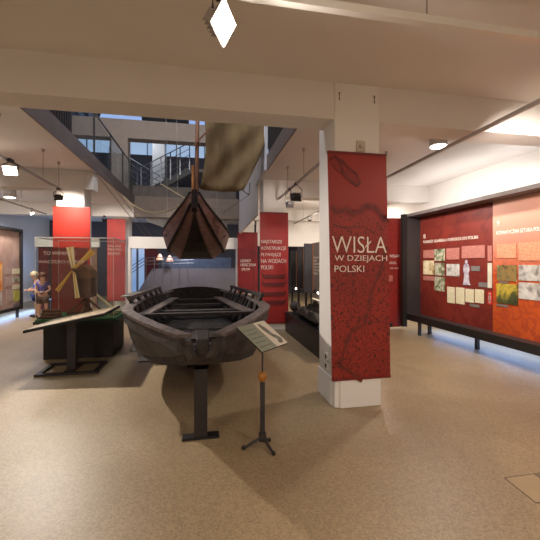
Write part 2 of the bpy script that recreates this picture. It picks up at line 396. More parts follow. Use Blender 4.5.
# ------------------------------------------------------------------ track lighting
def track(a, b, label, w=.034, m=alud, wires=()):
    t = thing('light_track', a, label, 'track', 'suspended lighting tracks')
    MB().bar(a, b, w, w).build('rail', m, t)
    for p in wires:
        MB().tube([(p[0], p[1], a[2]+.02), (p[0], p[1], CZ-.02)], .0035, 5).build('suspension_wire', wire, t)
        MB().lathe([(.02, -.05), (.022, -.02), (.03, 0)], (p[0], p[1], CZ), 10).build('ceiling_clip', alud, t)
    return t
track((-1.5, 2.06, 3.09), (5.2, 2.06, 3.09), 'light aluminium track running crosswise at the top of the picture', .05, alu, [(-.8, 2.06), (1.45, 2.06), (3.4, 2.06)])
track((-2.5, 1.6, 2.89), (-2.62, 7.3, 2.89), 'grey track on the left, ending in front of the brightly lit column', wires=[(-2.51, 2.6), (-2.5, 4.95), (-2.56, 6.35), (-2.6, 7.1)])
track((-4.15, 1.6, 2.89), (-4.35, 11, 2.89), 'far left grey track passing in front of the small downlight box', wires=[(-4.2, 4.2), (-4.28, 7.2), (-4.3, 9.5)])
track((1.62, 3.95, 2.90), (1.64, 7.5, 2.90), 'grey track between the near column and the one behind it', wires=[(1.63, 5.5), (1.63, 6.6)])
track((2.93, 2.2, 2.94), (3.3, 13, 2.92), 'grey track over the right aisle beside the big display panels', wires=[(3.04, 5.4), (3.15, 8.6), (3.24, 11)])
lampface = emit('lamp_face', (255, 246, 232), 22)
lampdim = emit('lamp_face_soft', (255, 240, 220), 6)
def spot(pos, aim, label, size=.13, on=None, hang=.14, m=alud, energy=0, cone=70, color=(1, .9, .8), blend=.5, group='track spotlights', roll=0, asp=.75):
    """flood lamp: box body on a yoke, hung from the track above it"""
    pos = Vector(pos); d = (Vector(aim)-pos).normalized()
    t = thing('spotlight', pos, label, 'spotlight', group)
    r = d.cross(Vector((0, 0, 1))).normalized(); u = r.cross(d).normalized()
    if roll: r, u = r*math.cos(roll)+u*math.sin(roll), u*math.cos(roll)-r*math.sin(roll)
    R = Matrix((r, u, -d)).transposed().to_4x4(); R.translation = pos
    s = size
    body = MB().loft([[(-s*.5, -s*.35, s*.95), (s*.5, -s*.35, s*.95), (s*.5, s*.35, s*.95), (-s*.5, s*.35, s*.95)],
                      [(-s*.8, -s*.6, s*.35), (s*.8, -s*.6, s*.35), (s*.8, s*.6, s*.35), (-s*.8, s*.6, s*.35)],
                      [(-s, -s*asp, 0), (s, -s*asp, 0), (s, s*asp, 0), (-s, s*asp, 0)]]).xf(R)
    hs = body.build('housing', m, t)
    MB().box(-s*.88, s*.88, -s*.88*asp, s*.88*asp, -.006, .004).xf(R).build('lens', on or mat('dark_lens', (70, 66, 62), .2), hs)
    fin = MB()
    for k in range(5): fin.box(-s*.6+k*s*.3-.003, -s*.6+k*s*.3+.003, -s*.5, s*.5, s*.5, s*1.08)
    fin.xf(R).build('cooling_fins', m, hs)
    a = pos+r*s*1.05-d*s*.3; b = pos-r*s*1.05-d*s*.3; top = Vector((pos.x, pos.y, pos.z+hang))-d*s*.3
    MB().tube([a, a+Vector((0, 0, hang*.6)), top, b+Vector((0, 0, hang*.6)), b], .007, 6).build('yoke', charcoal, t)
    MB().box(top.x-.02, top.x+.02, top.y-.05, top.y+.05, top.z-.01, top.z+.03).build('track_adapter', charcoal, t)
    if energy:
        ld = bpy.data.lights.new('spot_lamp', 'SPOT'); ld.energy = energy; ld.spot_size = math.radians(cone); ld.spot_blend = blend
        ld.color = color; ld.shadow_soft_size = .05
        lo = bpy.data.objects.new('lamp', ld); col.objects.link(lo); lo.location = pos+d*.03
        lo.rotation_euler = d.to_track_quat('-Z', 'Y').to_euler()
    return t
WARM = (1, .91, .82)
spot((.125, 2.06, 2.90), (1.28, 1.25, 2.39), 'big flood lamp blazing white at the top of the picture', .092, lampface, .17, alud, 45, 140, WARM, roll=.307, asp=1)
spot((-2.53, 5.28, 2.74), (-2.1, 2.0, .9), 'glaring spotlight on the far left track', .085, lampface, .12, alud, 10, 80, WARM)
spot((-2.6, 7.1, 2.70), (-2.62, 7.75, 2.3), 'dark spotlight turned at the lit column behind the glass case', .075, None, .14, charcoal, 55, 120, (1, .88, .76))
spot((1.63, 6.0, 2.66), (1.6, 7.5, 2.2), 'grey double spotlight behind the near column', .10, None, .22, charcoal, 26, 90, WARM)
spot((1.63, 6.45, 2.60), (1.55, 7.6, 2.1), 'smaller grey spotlight behind the double one', .08, None, .28, charcoal, 0)
spot((3.08, 6.5, 2.80), (4.6, 5.5, 1.8), 'small curved spotlight just right of the big map banner', .05, None, .1, charcoal, 0)
spot((3.21, 10.2, 2.79), (2.6, 9, 1.2), 'tiny spotlight on the far aisle track', .06, None, .12, alud, 0)
spot((-4.33, 10.1, 2.78), (-3.4, 10.6, 1.3), 'tiny lit spotlight at the far end of the left track', .06, lampface, .1, alud, 25, 80, WARM)
spot((-2.7, 10.6, 2.70), (-2.7, 11.8, 2.3), 'lit spotlight aimed at the farthest left banner', .06, lampface, .1, charcoal, 35, 100, WARM)
spot((-.1, 10.3, 2.9), (-.5, 12, 2.1), 'spotlight above the hanging boat aimed at the lintel', .06, None, .1, charcoal, 60, 90, WARM)
# surface downlights
def downlight(x, y, r, h, label, energy, rgb=(1, .9, .8), dim=False):
    if label:
        t = thing('downlight', (x, y, CZ-h), label, 'ceiling light', 'surface mounted downlights')
        hs = MB().lathe([(r*.92, 0), (r, .01), (r, h)], (x, y, CZ-h), 28).build('housing', alud, t)
        MB().lathe([(r*.85, -.006), (r*.85, .002)], (x, y, CZ-h), 28).build('diffuser', lampdim if dim else lampface, hs)
    ld = bpy.data.lights.new('downlight_or_fill', 'AREA'); ld.shape = 'DISK'; ld.size = r*1.6; ld.energy = energy; ld.color = rgb
    lo = bpy.data.objects.new('lamp', ld); col.objects.link(lo); lo.location = (x, y, CZ-h-.02)
downlight(3.50, 4.70, .13, .11, 'round white lit downlight on the ceiling right of the near column', 40)
downlight(-4.75, 9.9, .14, .22, 'small downlight box on the ceiling at far left', 60, dim=True)
downlight(3.2, -1.2, .13, .11, None, 62)  # this and the next two: unseen lamps added behind the viewer as fill
downlight(-3.4, -1.0, .13, .11, None, 62)
downlight(0.2, -2.2, .13, .11, None, 48)
downlight(4.4, 9.6, .13, .11, 'round downlight at the far end of the right aisle', 90)
downlight(3.9, 2.9, .13, .11, 'round downlight above the right front floor', 45) if False else None
# unseen lamps without fixtures, most added to brighten exhibits
def lamp_only(pos, aim, e, cone, c=WARM, soft=.06, blend=.6):
    ld = bpy.data.lights.new('unseen_spot', 'SPOT'); ld.energy = e; ld.spot_size = math.radians(cone); ld.spot_blend = blend; ld.color = c; ld.shadow_soft_size = soft
    lo = bpy.data.objects.new('lamp', ld); col.objects.link(lo); lo.location = pos; lo.rotation_euler = (Vector(aim)-Vector(pos)).to_track_quat('-Z', 'Y').to_euler()
def lamp_area(pos, aim, e, size, c):
    ld = bpy.data.lights.new('area_lamp', 'AREA'); ld.energy = e; ld.size = size; ld.color = c
    lo = bpy.data.objects.new('lamp', ld); col.objects.link(lo); lo.location = pos; lo.rotation_euler = (Vector(aim)-Vector(pos)).to_track_quat('-Z', 'Y').to_euler()

# ------------------------------------------------------------------ banners
def banner(x0, x1, z0, z1, y, m, label, lean=0.0, group='tall hanging red text banners'):
    t = thing('banner', ((x0+x1)/2, y, z0), label, 'banner', group)
    n = 10; mb = MB(); rings = []
    for i in range(n+1):
        f = i/n; z = z0+(z1-z0)*f; dx = lean*(1-f); bow = .006*math.sin(f*math.pi)
        rings.append([(x0+dx, y-.006-bow, z), (x1+dx, y-.006-bow, z), (x1+dx, y+.006-bow, z), (x0+dx, y+.006-bow, z)])
    mb.loft(rings).build('cloth', m, t)
    for z in (z0, z1): MB().box(x0+(lean if z == z0 else 0), x1+(lean if z == z0 else 0), y-.014, y+.014, z-.012, z+.012).build('batten', mat('red_batten', (120, 36, 30), .5), t)
    return t
def lettering(t, txt, x0, x1, z0, z1, y, m=letter, thin=-.007):
    return text_mb(txt, x0, x1, z0, z1, lambda a, b, d: (a, y-d, b), thin).build('lettering', m, t)
def yrow(pxa, pxb, pya, pyb, Y):       # pixel box -> x0,x1,z0,z1 on a plane facing the room
    xa, _ = on_y(pxa, 263, Y); xb, _ = on_y(pxb, 263, Y); c = (pxa+pxb)/2
    return xa, xb, on_y(c, pyb, Y)[1], on_y(c, pya, Y)[1]
mapm = map_mat('red_map_print', (154, 46, 34), (78, 28, 24), 9.0, .05, zlow=2.05-.302)
t = banner(1.258, 1.908, .302, 2.635, 3.398, mapm, 'big red banner with an old river map and the title WISŁA', .05)
YB1 = 3.385
for txt, box, th in (('WISŁA', (332, 386.5, 236.5, 252.8), -.012), ('W DZIEJACH', (334.5, 387, 255.3, 262.6), -.008), ('POLSKI', (334.5, 364, 265.5, 272), -.008)):
    lettering(t, txt, *yrow(*box, YB1), YB1, letter, th)
inkm = mat('map_ink', (84, 32, 26), .6, rgb2=(122, 40, 30), scale=18)
def ribbon(t, pts, w, y, m, name='river_line', jag=.004):
    mb = MB(); P = [on_y(a, b, y) for a, b in pts]; Q = []
    for i in range(len(P)-1):
        for k in range(6):
            f = k/6; Q.append((P[i][0]*(1-f)+P[i+1][0]*f+random.uniform(-jag, jag), P[i][1]*(1-f)+P[i+1][1]*f+random.uniform(-jag, jag)))
    Q.append(P[-1])
    L = []; R = []
    for i, (x, z) in enumerate(Q):
        a = Q[max(0, i-1)]; b = Q[min(len(Q)-1, i+1)]; dx, dz = b[0]-a[0], b[1]-a[1]; n = math.hypot(dx, dz) or 1
        ww = w*(.6+.8*random.random()) if jag > .003 else w
        L.append((x-dz/n*ww/2, z+dx/n*ww/2)); R.append((x+dz/n*ww/2, z-dx/n*ww/2))
    vs = [(x, y, z) for x, z in L]+[(x, y, z) for x, z in R]+[(x, y-.003, z) for x, z in L]+[(x, y-.003, z) for x, z in R]
    n = len(L); fs = []
    for i in range(n-1): fs += [(2*n+i, 2*n+i+1, 3*n+i+1, 3*n+i), (i, i+1, n+i+1, n+i), (i, i+1, 2*n+i+1, 2*n+i), (n+i, n+i+1, 3*n+i+1, 3*n+i)]
    mb.add(vs, fs); return mb.build(name, m, t)
YR = 3.388
ribbon(t, [(386, 246), (383, 262), (378, 276), (371, 292), (368, 310), (364, 324), (351, 332), (347, 342), (343, 356), (337, 364), (350, 372), (362, 381)], .036, YR, inkm)
COAST = [(331, 207), (337, 212), (347, 209), (353, 214), (361, 211), (366, 206), (374, 207), (380, 213), (384, 221), (387, 218)]
soft = mat('map_ink_soft', (122, 38, 30), .6, rgb2=(136, 42, 32), scale=10)
ribbon(t, COAST, .085, YR+.0005, soft, 'coast_shade', .003)
ribbon(t, COAST, .038, YR-.002, inkm, 'coast_line', .003)
ribbon(t, [(331, 157), (338, 165), (345, 172), (351, 178), (357, 182)], .10, YR+.0005, soft, 'coast_shade', .003)
ribbon(t, [(330, 160), (335, 156), (340, 163), (343, 173), (350, 180), (357, 186), (360, 183), (357, 175), (350, 169), (345, 164), (338, 158)], .024, YR-.002, inkm, 'coast_line', .003)
ribbon(t, [(352, 280), (356, 295), (366, 300)], .008, YR, inkm, 'river_line')
ribbon(t, [(334, 225), (345, 228), (360, 226), (372, 232)], .014, YR, inkm, 'coast_line', .006)
ribbon(t, [(388, 318), (378, 322), (366, 322)], .01, YR, inkm, 'river_line')

# second right banner
x0, x1, _, _ = yrow(259.8, 288.2, 260, 270, 7.65)
mb2 = mat('red_banner_plain', (172, 46, 42), .5, rgb2=(150, 38, 36), scale=1.6, spec=.4)
t = banner(x0, x1, .16, 2.62, 7.65, mb2, 'red banner titled NAJSTARSZE KONSTRUKCJE with dark boat shapes printed below')
for txt, b in (('NAJSTARSZE', (261.2, 282, 240, 244.3)), ('KONSTRUKCJE', (261.2, 286, 246.5, 250.8)), ('PŁYWAJĄCE', (261.2, 281, 252.8, 257.2)), ('NA WODACH', (261.2, 286, 259, 263)), ('POLSKI', (261.2, 273, 265.3, 269.5))):
    lettering(t, txt, *yrow(*b, 7.63), 7.63)
dk = mat('boat_print', (112, 34, 32), .6, rgb2=(90, 28, 28), scale=8)
def boat_print(t, pxa, pxb, py, h, y):
    xa, xb, _, _ = yrow(pxa, pxb, py, py, y); z = on_y((pxa+pxb)/2, py, y)[1]
    pts = [(xa, z+h*.5), (xa+.02, z-.1*h), (xa+.1*(xb-xa), z-h*.5), (xb-.12*(xb-xa), z-h*.5), (xb-.02, z-.1*h), (xb, z+h*.5), (xb-.1*(xb-xa), z+h*.15), (xa+.1*(xb-xa), z+h*.15)]
    MB().prism(pts, 'y', y-.003, y).build('boat_silhouette', dk, t)
for py in (275.5, 283.5, 293, 301.5): boat_print(t, 261.5, 286.5, py, .14, 7.63)
# third right banner
x0, x1, _, _ = yrow(237.8, 258, 260, 270, 11.8)
t = banner(x0, x1, .5, 2.54, 11.885, mat('dark_red_banner', (140, 30, 32), .6, rgb2=(104, 24, 28), scale=1.2), 'narrow dark red banner farthest back, between lintel and titled banner')
for txt, b in (('LEGENDY', (240.5, 251, 259.5, 262)), ('URZECZENIA', (240.5, 256, 263.5, 266.2)), ('SPŁYW', (241.5, 250, 268, 270.5))):
    lettering(t, txt, *yrow(*b, 11.865), 11.865)
xa, xb, _, _ = yrow(239, 257, 250, 250, 11.785)
MB().prism([(xa, 2.02), (xb, 1.86), (xb, 1.82), (xa, 1.98)], 'y', 11.865, 11.868).prism([(xb-.12, 2.5), (xb-.09, 2.5), (xb-.09, .6), (xb-.12, .6)], 'y', 11.865, 11.868).build('mast_print', dk, t)
# left banners
x0, x1, _, _ = yrow(52, 89.5, 260, 270, 7.6)
t = banner(x0, x1, .3, 2.62, 7.65, red_fab, 'bright red banner with no text in its upper part, behind the tall glass case')
x0, x1, _, _ = yrow(106.5, 124.8, 260, 270, 11.8)
t = banner(x0, x1, .3, 2.9, 11.885, mat('spotlit_red_banner', (182, 62, 56), .6, rgb2=(150, 46, 44), scale=1.5), 'red banner coloured as if spotlit, on the farthest left column behind the glass case')  # pink cast of the spotlight mixed into the red cloth colour
for txt, b in (('ŻEGLUGA', (108, 121, 244.5, 247)), ('DOLNEJ WISŁY', (108, 122, 248.5, 251)), ('W DAWNYCH', (108, 120, 252.5, 255))): lettering(t, txt, *yrow(*b, 11.865), 11.865)
# right rear red panel beside the frame
t = thing('banner', (4.0, 7.28, .05), 'red panel with small title between the big map banner and the black frame', 'banner', 'tall hanging red text banners')
MB().box(3.5, 4.50, 7.26, 7.32, .05, 2.52).build('cloth', map_mat('red_map_print_far', (150, 40, 34), (112, 30, 28), 5.0, .04), t)
for txt, b in (('WISŁAW', (389.5, 399.5, 254.5, 257.5)), ('KRÓL', (389.5, 396.5, 261, 264)), ('XII–XIV', (390, 398.5, 267.5, 269))): lettering(t, txt, *yrow(*b, 7.255), 7.255)
MB().box(3.98, 4.24, 7.25, 7.258, 1.08, 1.22).build('text_block', print_mat('pale_print_on_red', (196, 120, 108), (140, 50, 44), 0), t)
MB().box(4.44, 4.455, 7.25, 7.26, .05, 2.52).build('edge_strip', mat('brass_edge', (176, 140, 104), .4), t)

# ------------------------------------------------------------------ big display on the right
XP = 4.70; XF = 4.38
t = thing('exhibit_case', (XP, 5.0, 0), 'long dark display frame with printed red and orange panels along the right wall', 'display case')
MB().box(XF, XP+.08, 1.2, 6.97, .31, .38).build('bottom_shelf', charcoal, t)
MB().box(XF-.01, XF+.01, 1.2, 6.97, .27, .40).build('front_edge', black, t)
MB().box(XF, XP+.1, 1.2, 6.97, 2.50, 2.56).build('top_panel', mat('dark_grey_header', (98, 90, 88), .5), t)
MB().box(XF, XP+.08, 6.90, 6.97, .31, 2.5).build('end_panel', charcoal, t)
MB().box(XF-.10, XF, 6.90, 7.0, 0.12, 2.56).build('end_post', black, t)
for y in (6.6, 5.3, 3.9, 2.4): MB().box(XP-.02, XP+.04, y-.025, y+.025, 0, .31).build('leg', charcoal, t)
for y in (6.6,): MB().box(XF+.02, XF+.07, y-.1, y-.05, 0, .31).build('leg', charcoal, t)
case_ = t
mred = map_mat('display_red', (128, 46, 36), (108, 36, 30), 1.1, .06)
yE = on_x(494.3, 263, XP)[0]
pr = MB().box(XP, XP+.03, yE, 6.90, .38, 2.50).build('printed_panel', mred, case_); pr['label'] = 'dark red printed panel with documents and a pale statue'
def orange_lit_top_mat():
    m = map_mat('display_orange_lit_top', (204, 88, 36), (168, 66, 36), 2.6, .07)
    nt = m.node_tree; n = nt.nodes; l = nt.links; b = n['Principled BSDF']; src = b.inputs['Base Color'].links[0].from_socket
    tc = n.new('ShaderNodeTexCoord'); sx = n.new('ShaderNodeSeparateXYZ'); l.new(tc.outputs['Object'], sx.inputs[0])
    mr = n.new('ShaderNodeMapRange'); mr.inputs[1].default_value = 1.3; mr.inputs[2].default_value = 2.2; l.new(sx.outputs[2], mr.inputs[0])  # upper part fades pale, painting in light from above
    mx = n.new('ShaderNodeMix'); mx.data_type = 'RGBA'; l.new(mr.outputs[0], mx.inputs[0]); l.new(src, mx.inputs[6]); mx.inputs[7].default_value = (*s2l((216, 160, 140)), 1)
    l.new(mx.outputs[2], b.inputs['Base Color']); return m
po = MB().box(XP-.03, XP+.03, 1.2, yE-.002, .38, 2.50).build('printed_panel', orange_lit_top_mat(), case_); po['label'] = 'bright orange printed panel, top coloured paler as if lit'
def xrect(pxa, pxb, pya, pyb, X):
    ya = on_x(pxa, 263, X)[0]; yb = on_x(pxb, 263, X)[0]; c = (pxa+pxb)/2
    return yb, ya, on_x(c, pyb, X)[1], on_x(c, pya, X)[1]
def xitem(t, name, r, m, X, lb=None):
    y0, y1, z0, z1 = xrect(*r, X); o = MB().box(X-.008, X, y0, y1, z0, z1).build(name, m, t)
    if lb: o['label'] = lb
    return o
ptxt = print_mat('print_on_red', (190, 126, 114), (158, 92, 84), 0, 55)
green = pic_mat('picture_green', [(66, 72, 56), (118, 124, 92), (196, 196, 172), (110, 96, 76)], 7)
creamp = pic_mat('picture_cream', [(150, 110, 60), (224, 208, 168), (236, 224, 194)], 5)
whitep = pic_mat('picture_engraving', [(120, 116, 114), (190, 186, 180), (212, 208, 202)], 9)
landsc = pic_mat('picture_landscape', [(66, 60, 40), (150, 120, 70), (96, 96, 62), (206, 190, 140)], 7)
landy = pic_mat('picture_yellow', [(40, 48, 34), (84, 86, 44), (196, 172, 66), (60, 64, 46)], 3.2)
docm = print_mat('document_print', (224, 216, 184), (200, 192, 158), 0, 50)
greyl = mat('grey_label', (128, 122, 120), .6)
XQ = XP-.002
for r in ((423.5, 434, 250, 258), (446.7, 459.5, 248, 259.5), (462, 485, 245.5, 258), (488, 492.2, 245.5, 261), (423.5, 434, 276, 280.5)): xitem(pr, 'text_block', r, ptxt, XQ)
for r, m in (((434.8, 445, 249, 261), green), ((434.8, 444.6, 263, 275.5), green), ((434.8, 445, 277, 291), green), ((423.5, 434, 260.5, 274.5), creamp), ((446.7, 459.5, 264, 276), whitep)): xitem(pr, 'picture', r, m, XQ)
for r in ((447.5, 455, 287, 303), (456.2, 464.7, 287.5, 304), (465.7, 474, 289, 302.3), (475.2, 484, 289.5, 303)): xitem(pr, 'document', r, docm, XQ)
xitem(pr, 'document', (488, 492.2, 263, 288), mat('white_document', (222, 214, 196), .6), XQ)
xitem(pr, 'emblem_print', (488, 492.3, 291.5, 304.5), mat('emblem_red', (206, 52, 44), .6), XQ)
y0, y1, z0, z1 = xrect(488.8, 491.6, 293, 303, XQ)
ym = (y0+y1)/2; zm = (z0+z1)/2
MB().prism([(y0, zm+.01), (ym, z1), (y1, zm+.01)], 'x', XQ-.012, XQ-.008).prism([(y0, zm-.01), (ym, z0), (y1, zm-.01)], 'x', XQ-.012, XQ-.008).box(XQ-.012, XQ-.008, ym-.015, ym+.015, z0, z1).build('emblem_motif', letter, pr)
for r in ((471.5, 480, 266, 271), (479, 488, 282.5, 287), (470, 479.5, 304.3, 307)): xitem(pr, 'caption', r, greyl, XQ)
# printed statue
sy, sy1, sz0, sz1 = xrect(462.5, 471, 260, 285, XQ)
w_ = sy1-sy; h_ = sz1-sz0
st = [(.5, 1), (.62, .96), (.64, .9), (.58, .86), (.78, .8), (.86, .62), (.78, .5), (.72, .52), (.78, .3), (.84, .08), (.95, .0), (.08, .0), (.18, .1), (.24, .35), (.27, .52), (.18, .48), (.14, .62), (.22, .8), (.42, .86), (.36, .9), (.38, .96)]
MB().prism([(sy1-a*w_, sz0+b*h_) for a, b in st], 'x', XQ-.012, XQ).build('statue_picture', mat('statue_print', (206, 200, 206), .6, rgb2=(140, 130, 150), scale=14), pr)
def xtext(t, txt, r, X, m=letter, thin=0):
    y0, y1, z0, z1 = r
    return text_mb(txt, y0, y1, z0, z1, lambda a, b, d: (X-d, y1-(a-y0), b), thin, .003).build('lettering', m, t)
y0, y1, z0, z1 = xrect(423.5, 478, 237.5, 240.5, XQ); xtext(pr, 'POWRÓT GDAŃSKA I POMORZA DO POLSKI', (y0, y1, z0-.01, z1+.01), XQ)
xtext(pr, '8', xrect(423.6, 425.6, 234, 238.5, XQ), XQ)
XO = XP-.032
for r in ((497.3, 516.5, 244, 258), (519, 545, 241.5, 260.5)): xitem(po, 'text_block', r, print_mat('print_on_orange', (226, 164, 130), (196, 116, 84), 0, 50), XO)
for r, m in (((497.3, 517, 265, 281), landsc), ((519, 546, 265, 281), whitep), ((496.9, 518, 284, 304), landy), ((519, 546, 283, 300), whitep)): xitem(po, 'picture', r, m, XO)
for r in ((497, 508, 304.5, 306.5), (499, 509, 281.5, 283)): xitem(po, 'caption', r, greyl, XO)
y0, y1, z0, z1 = xrect(496.5, 545, 228.7, 232.5, XO); xtext(po, 'ROMANTYCZNA SZTUKA POLSKI', (y0, y1, z0, z1), XO, mat('bright_letters', (250, 246, 240), .6, var=.01))
xtext(po, '9', xrect(497, 499.5, 221, 225.5, XO), XO)

# ------------------------------------------------------------------ left display wall
XW = -5.02
t = thing('exhibit_case', (XW, 9.7, 0), 'grey brown display board in a black frame at the far left edge', 'display case')
wpan = MB().box(XW-.06, XW, 7.6, 11.0, .30, 2.36).build('printed_panel', mat('mauve_brown_print', (196, 168, 154), .6, rgb2=(150, 120, 114), scale=1.6), t)
MB().box(XW-.08, XW+.06, 10.96, 11.03, .22, 2.44).build('end_panel', black, t)
MB().box(XW-.08, XW+.06, 7.6, 11.0, 2.36, 2.44).build('top_panel', black, t)
MB().box(XW-.08, XW+.06, 7.6, 11.0, .22, .30).build('bottom_shelf', black, t)
for y in (8.2, 9.5, 10.8): MB().box(XW-.02, XW+.04, y, y+.05, 0, .22).build('leg', charcoal, t)
def witem(name, r, m):
    ya = on_x(r[0], 263, XW)[0]; yb = on_x(r[1], 263, XW)[0]; c = (r[0]+r[1])/2
    z0 = on_x(c, r[3], XW)[1]; z1 = on_x(c, r[2], XW)[1]
    MB().box(XW, XW+.008, ya, yb, z0, z1).build(name, m, wpan)
ylw = pic_mat('picture_lime', [(150, 150, 50), (200, 196, 90), (216, 210, 150)], 5)
witem('picture', (0, 2, 262, 291), pic_mat('picture_orange', [(170, 90, 30), (226, 150, 60), (236, 200, 140)], 4)); witem('picture', (0, 1.8, 292, 306), whitep)
pl = print_mat('print_on_mauve', (190, 170, 156), (140, 116, 104), 0, 40)
for r in ((5.5, 12, 269, 274), (5.5, 12, 277, 286), (6, 13, 290, 302)): witem('text_block', r, pl)
for r, m in (((12.5, 20, 268.5, 274), docm), ((12.5, 20, 277, 282), green), ((12.5, 20, 285, 289), docm), ((13, 20, 290, 301), ylw)): witem('picture', r, m)
for r in ((13, 20, 303, 306),): witem('caption', r, greyl)
# things behind it
tag(MB().box(-5.2, -3.3, 12.3, 12.4, 2.02, 2.3).build('header_board', white), 'white header board at far left, above the two children', 'board')
tag(MB().box(-5.15, -4.80, 12.42, 12.5, 0, 2.02).build('red_board', mat('dark_red_panel', (90, 24, 26))), 'dark red board behind the children, beside the black post', 'board')
tag(MB().box(-4.8, -4.62, 12.3, 12.45, 0, 2.02).build('black_post', black), 'tall black post behind the children at far left', 'post')
tag(MB().box(-4.6, -3.4, 12.42, 12.5, 0, 2.02).build('brown_board', mat('brown_board', (132, 100, 84), .7, var=.1)), 'brown board behind the purple shirted child', 'board')

# dark red text board behind the case
Yt = 6.98
x0, x1, _, _ = yrow(51.5, 87.5, 260, 270, Yt)
t = thing('text_board', ((x0+x1)/2, Yt, 0), 'dark red brown board standing behind the glass case with the windmill model', 'board')
MB().box(x0, x1, Yt, Yt+.04, .1, 1.78).build('panel_board', mat('board_brown_red', (150, 54, 44), .5, rgb2=(124, 48, 42), scale=1.4), t)
MB().box(x0+.05, x0+.1, Yt, Yt+.04, 0, .1).box(x1-.1, x1-.05, Yt, Yt+.04, 0, .1).build('foot', black, t)
dimlet = mat('dim_letters', (206, 182, 168), .7)

# ------------------------------------------------------------------ glass case with windmill model
t = thing('display_table', (-1.95, 6.4, 0), 'black box plinth with a green top under the windmill model', 'plinth')
MB().box(-2.41, -1.40, 5.98, 6.78, 0, .56).build('body', mat('dark_plinth', (36, 31, 30), .6), t, bevel=.004)
MB().box(-2.52, -1.30, 5.90, 6.86, .56, .60).build('table_rim', mat('rim_dark_green', (38, 50, 40), .5), t)
MB().box(-2.50, -1.34, 5.92, 6.84, .60, .625).build('table_top', mat('green_baize', (52, 96, 48), .8, rgb2=(40, 76, 40), scale=8), t)
gm = glass('case_glass', (248, 250, 249))
t = thing('glass_case', (-1.95, 6.4, .625), 'tall clear glass case standing over the windmill model', 'glass case')
a0, a1, b0, b1, g0, g1 = -2.50, -1.38, 5.94, 6.82, .626, 1.88
MB().box(a0, a1, b0, b0+.008, g0, g1).build('glass_pane', gm, t)
MB().box(a0, a1, b1-.008, b1, g0, g1).build('glass_pane', gm, t)
MB().box(a0, a0+.008, b0+.01, b1-.01, g0, g1).build('glass_pane', gm, t)
MB().box(a1-.008, a1, b0+.01, b1-.01, g0, g1).build('glass_pane', gm, t)
MB().box(a0, a1, b0, b1, g1, g1+.008).build('glass_lid', gm, t)
for txt, b in (('TO WIPAMIĘC', (43.5, 76, 251.3, 256)), ('WACZĘŚCI GÓRNE', (38.5, 84, 259.3, 264))): lettering(t, txt, *yrow(*b, 5.936), 5.938, dimlet)
ge = mat('polished_glass_edge', (212, 212, 206), .25)
fe = MB()
for x in (a0, a1): fe.box(x-.006, x+.006, b0-.006, b1+.006, g1+.008, g1+.022); fe.box(x-.0025, x+.0025, b0-.0025, b0+.0025, g0, g1); fe.box(x-.0025, x+.0025, b1-.0025, b1+.0025, g0, g1)
for y in (b0, b1): fe.box(a0, a1, y-.006, y+.006, g1+.008, g1+.022)
fe.build('edge_strip', ge, t)
# windmill
wb = wood('mill_dark_wood', (104, 62, 42), (66, 38, 28), 9)
wy = wood('mill_sail_wood', (212, 164, 74), (176, 128, 50), 9)
wp = wood('mill_pale_sail', (226, 206, 160), (200, 176, 124), 9)
cx, cy = -1.95, 6.50
t = thing('windmill_model', (cx, cy, .625), 'wooden post windmill model with yellow sails inside the glass case', 'model')
MB().bar((cx-.3, cy, .65), (cx+.3, cy, .65), .04, .045).bar((cx, cy-.28, .66), (cx, cy+.28, .66), .04, .045).build('base_timbers', wb, t)
MB().tube([(cx, cy, .66), (cx, cy, .98)], [.035, .028], 10).build('centre_post', wb, t)
for dx, dy in ((.26, 0), (-.26, 0), (0, .24), (0, -.24)): MB().bar((cx+dx, cy+dy, .67), (cx, cy, .9), .025, .03).build('brace', wb, t)
MB().box(cx-.12, cx+.12, cy-.17, cy+.17, .92, 1.26).build('mill_body', wb, t)
MB().prism([(cx-.15, 1.25), (cx+.15, 1.25), (cx+.10, 1.38), (cx, 1.47), (cx-.10, 1.38)], 'y', cy-.2, cy+.2).build('mill_roof', wood('mill_roof_wood', (120, 76, 40), (84, 52, 30), 12), t)
MB().bar((cx+.1, cy+.2, .95), (cx+.42, cy+.2, .66), .03, .03).build('ladder', wp, t)
hub = Vector((on_y(73.5, 269, cy-.33)[0], cy-.33, on_y(73.5, 269, cy-.33)[1]))
MB().tube([hub-Vector((0, .03, 0)), Vector((cx, cy-.2, 1.22))], .022, 8).build('wind_shaft', wb, t)
def blade(p, w0, w1, m):
    e = Vector((on_y(p[0], p[1], hub.y)[0], hub.y, on_y(p[0], p[1], hub.y)[1])); d = (e-hub).normalized(); r = Vector((-d.z, 0, d.x))
    a = hub+d*.02
    mb = MB(); q = []
    for c, w in ((a, w0), (e, w1)):
        q.append([c-r*w-Vector((0, .006, 0)), c+r*w-Vector((0, .006, 0)), c+r*w+Vector((0, .006, 0)), c-r*w+Vector((0, .006, 0))])
    bl_ = mb.loft(q).build('sail_blade', m, t)
    mb = MB(); mb.bar(hub-Vector((0, .012, 0)), e-Vector((0, .012, 0)), .014, .014); mb.build('sail_spar', wy, bl_)
blade((93, 251), .02, .05, wy); blade((57, 291), .012, .035, wy); blade((70, 247), .03, .055, wp); blade((77.5, 298), .016, .035, wp)
t = thing('model_fence', (-1.50, 6.3, .625), 'tiny yellow model post standing right of the windmill model', 'model')
MB().box(-1.47, -1.45, 6.29, 6.31, .625, .84).build('post', wy, t); MB().box(-1.52, -1.40, 6.27, 6.33, .625, .65).build('base', wb, t)
t = thing('log_pile_model', (-2.33, 6.05, .625), 'little dark log pile model at the left front of the green table', 'model')
for i in range(3):
    for k in range(3-i): MB().tube([(-2.46+.0, 6.02+.06*k+.03*i, .65+.05*i), (-2.2, 6.02+.06*k+.03*i, .65+.05*i)], .026, 8).build('log', wb, t)

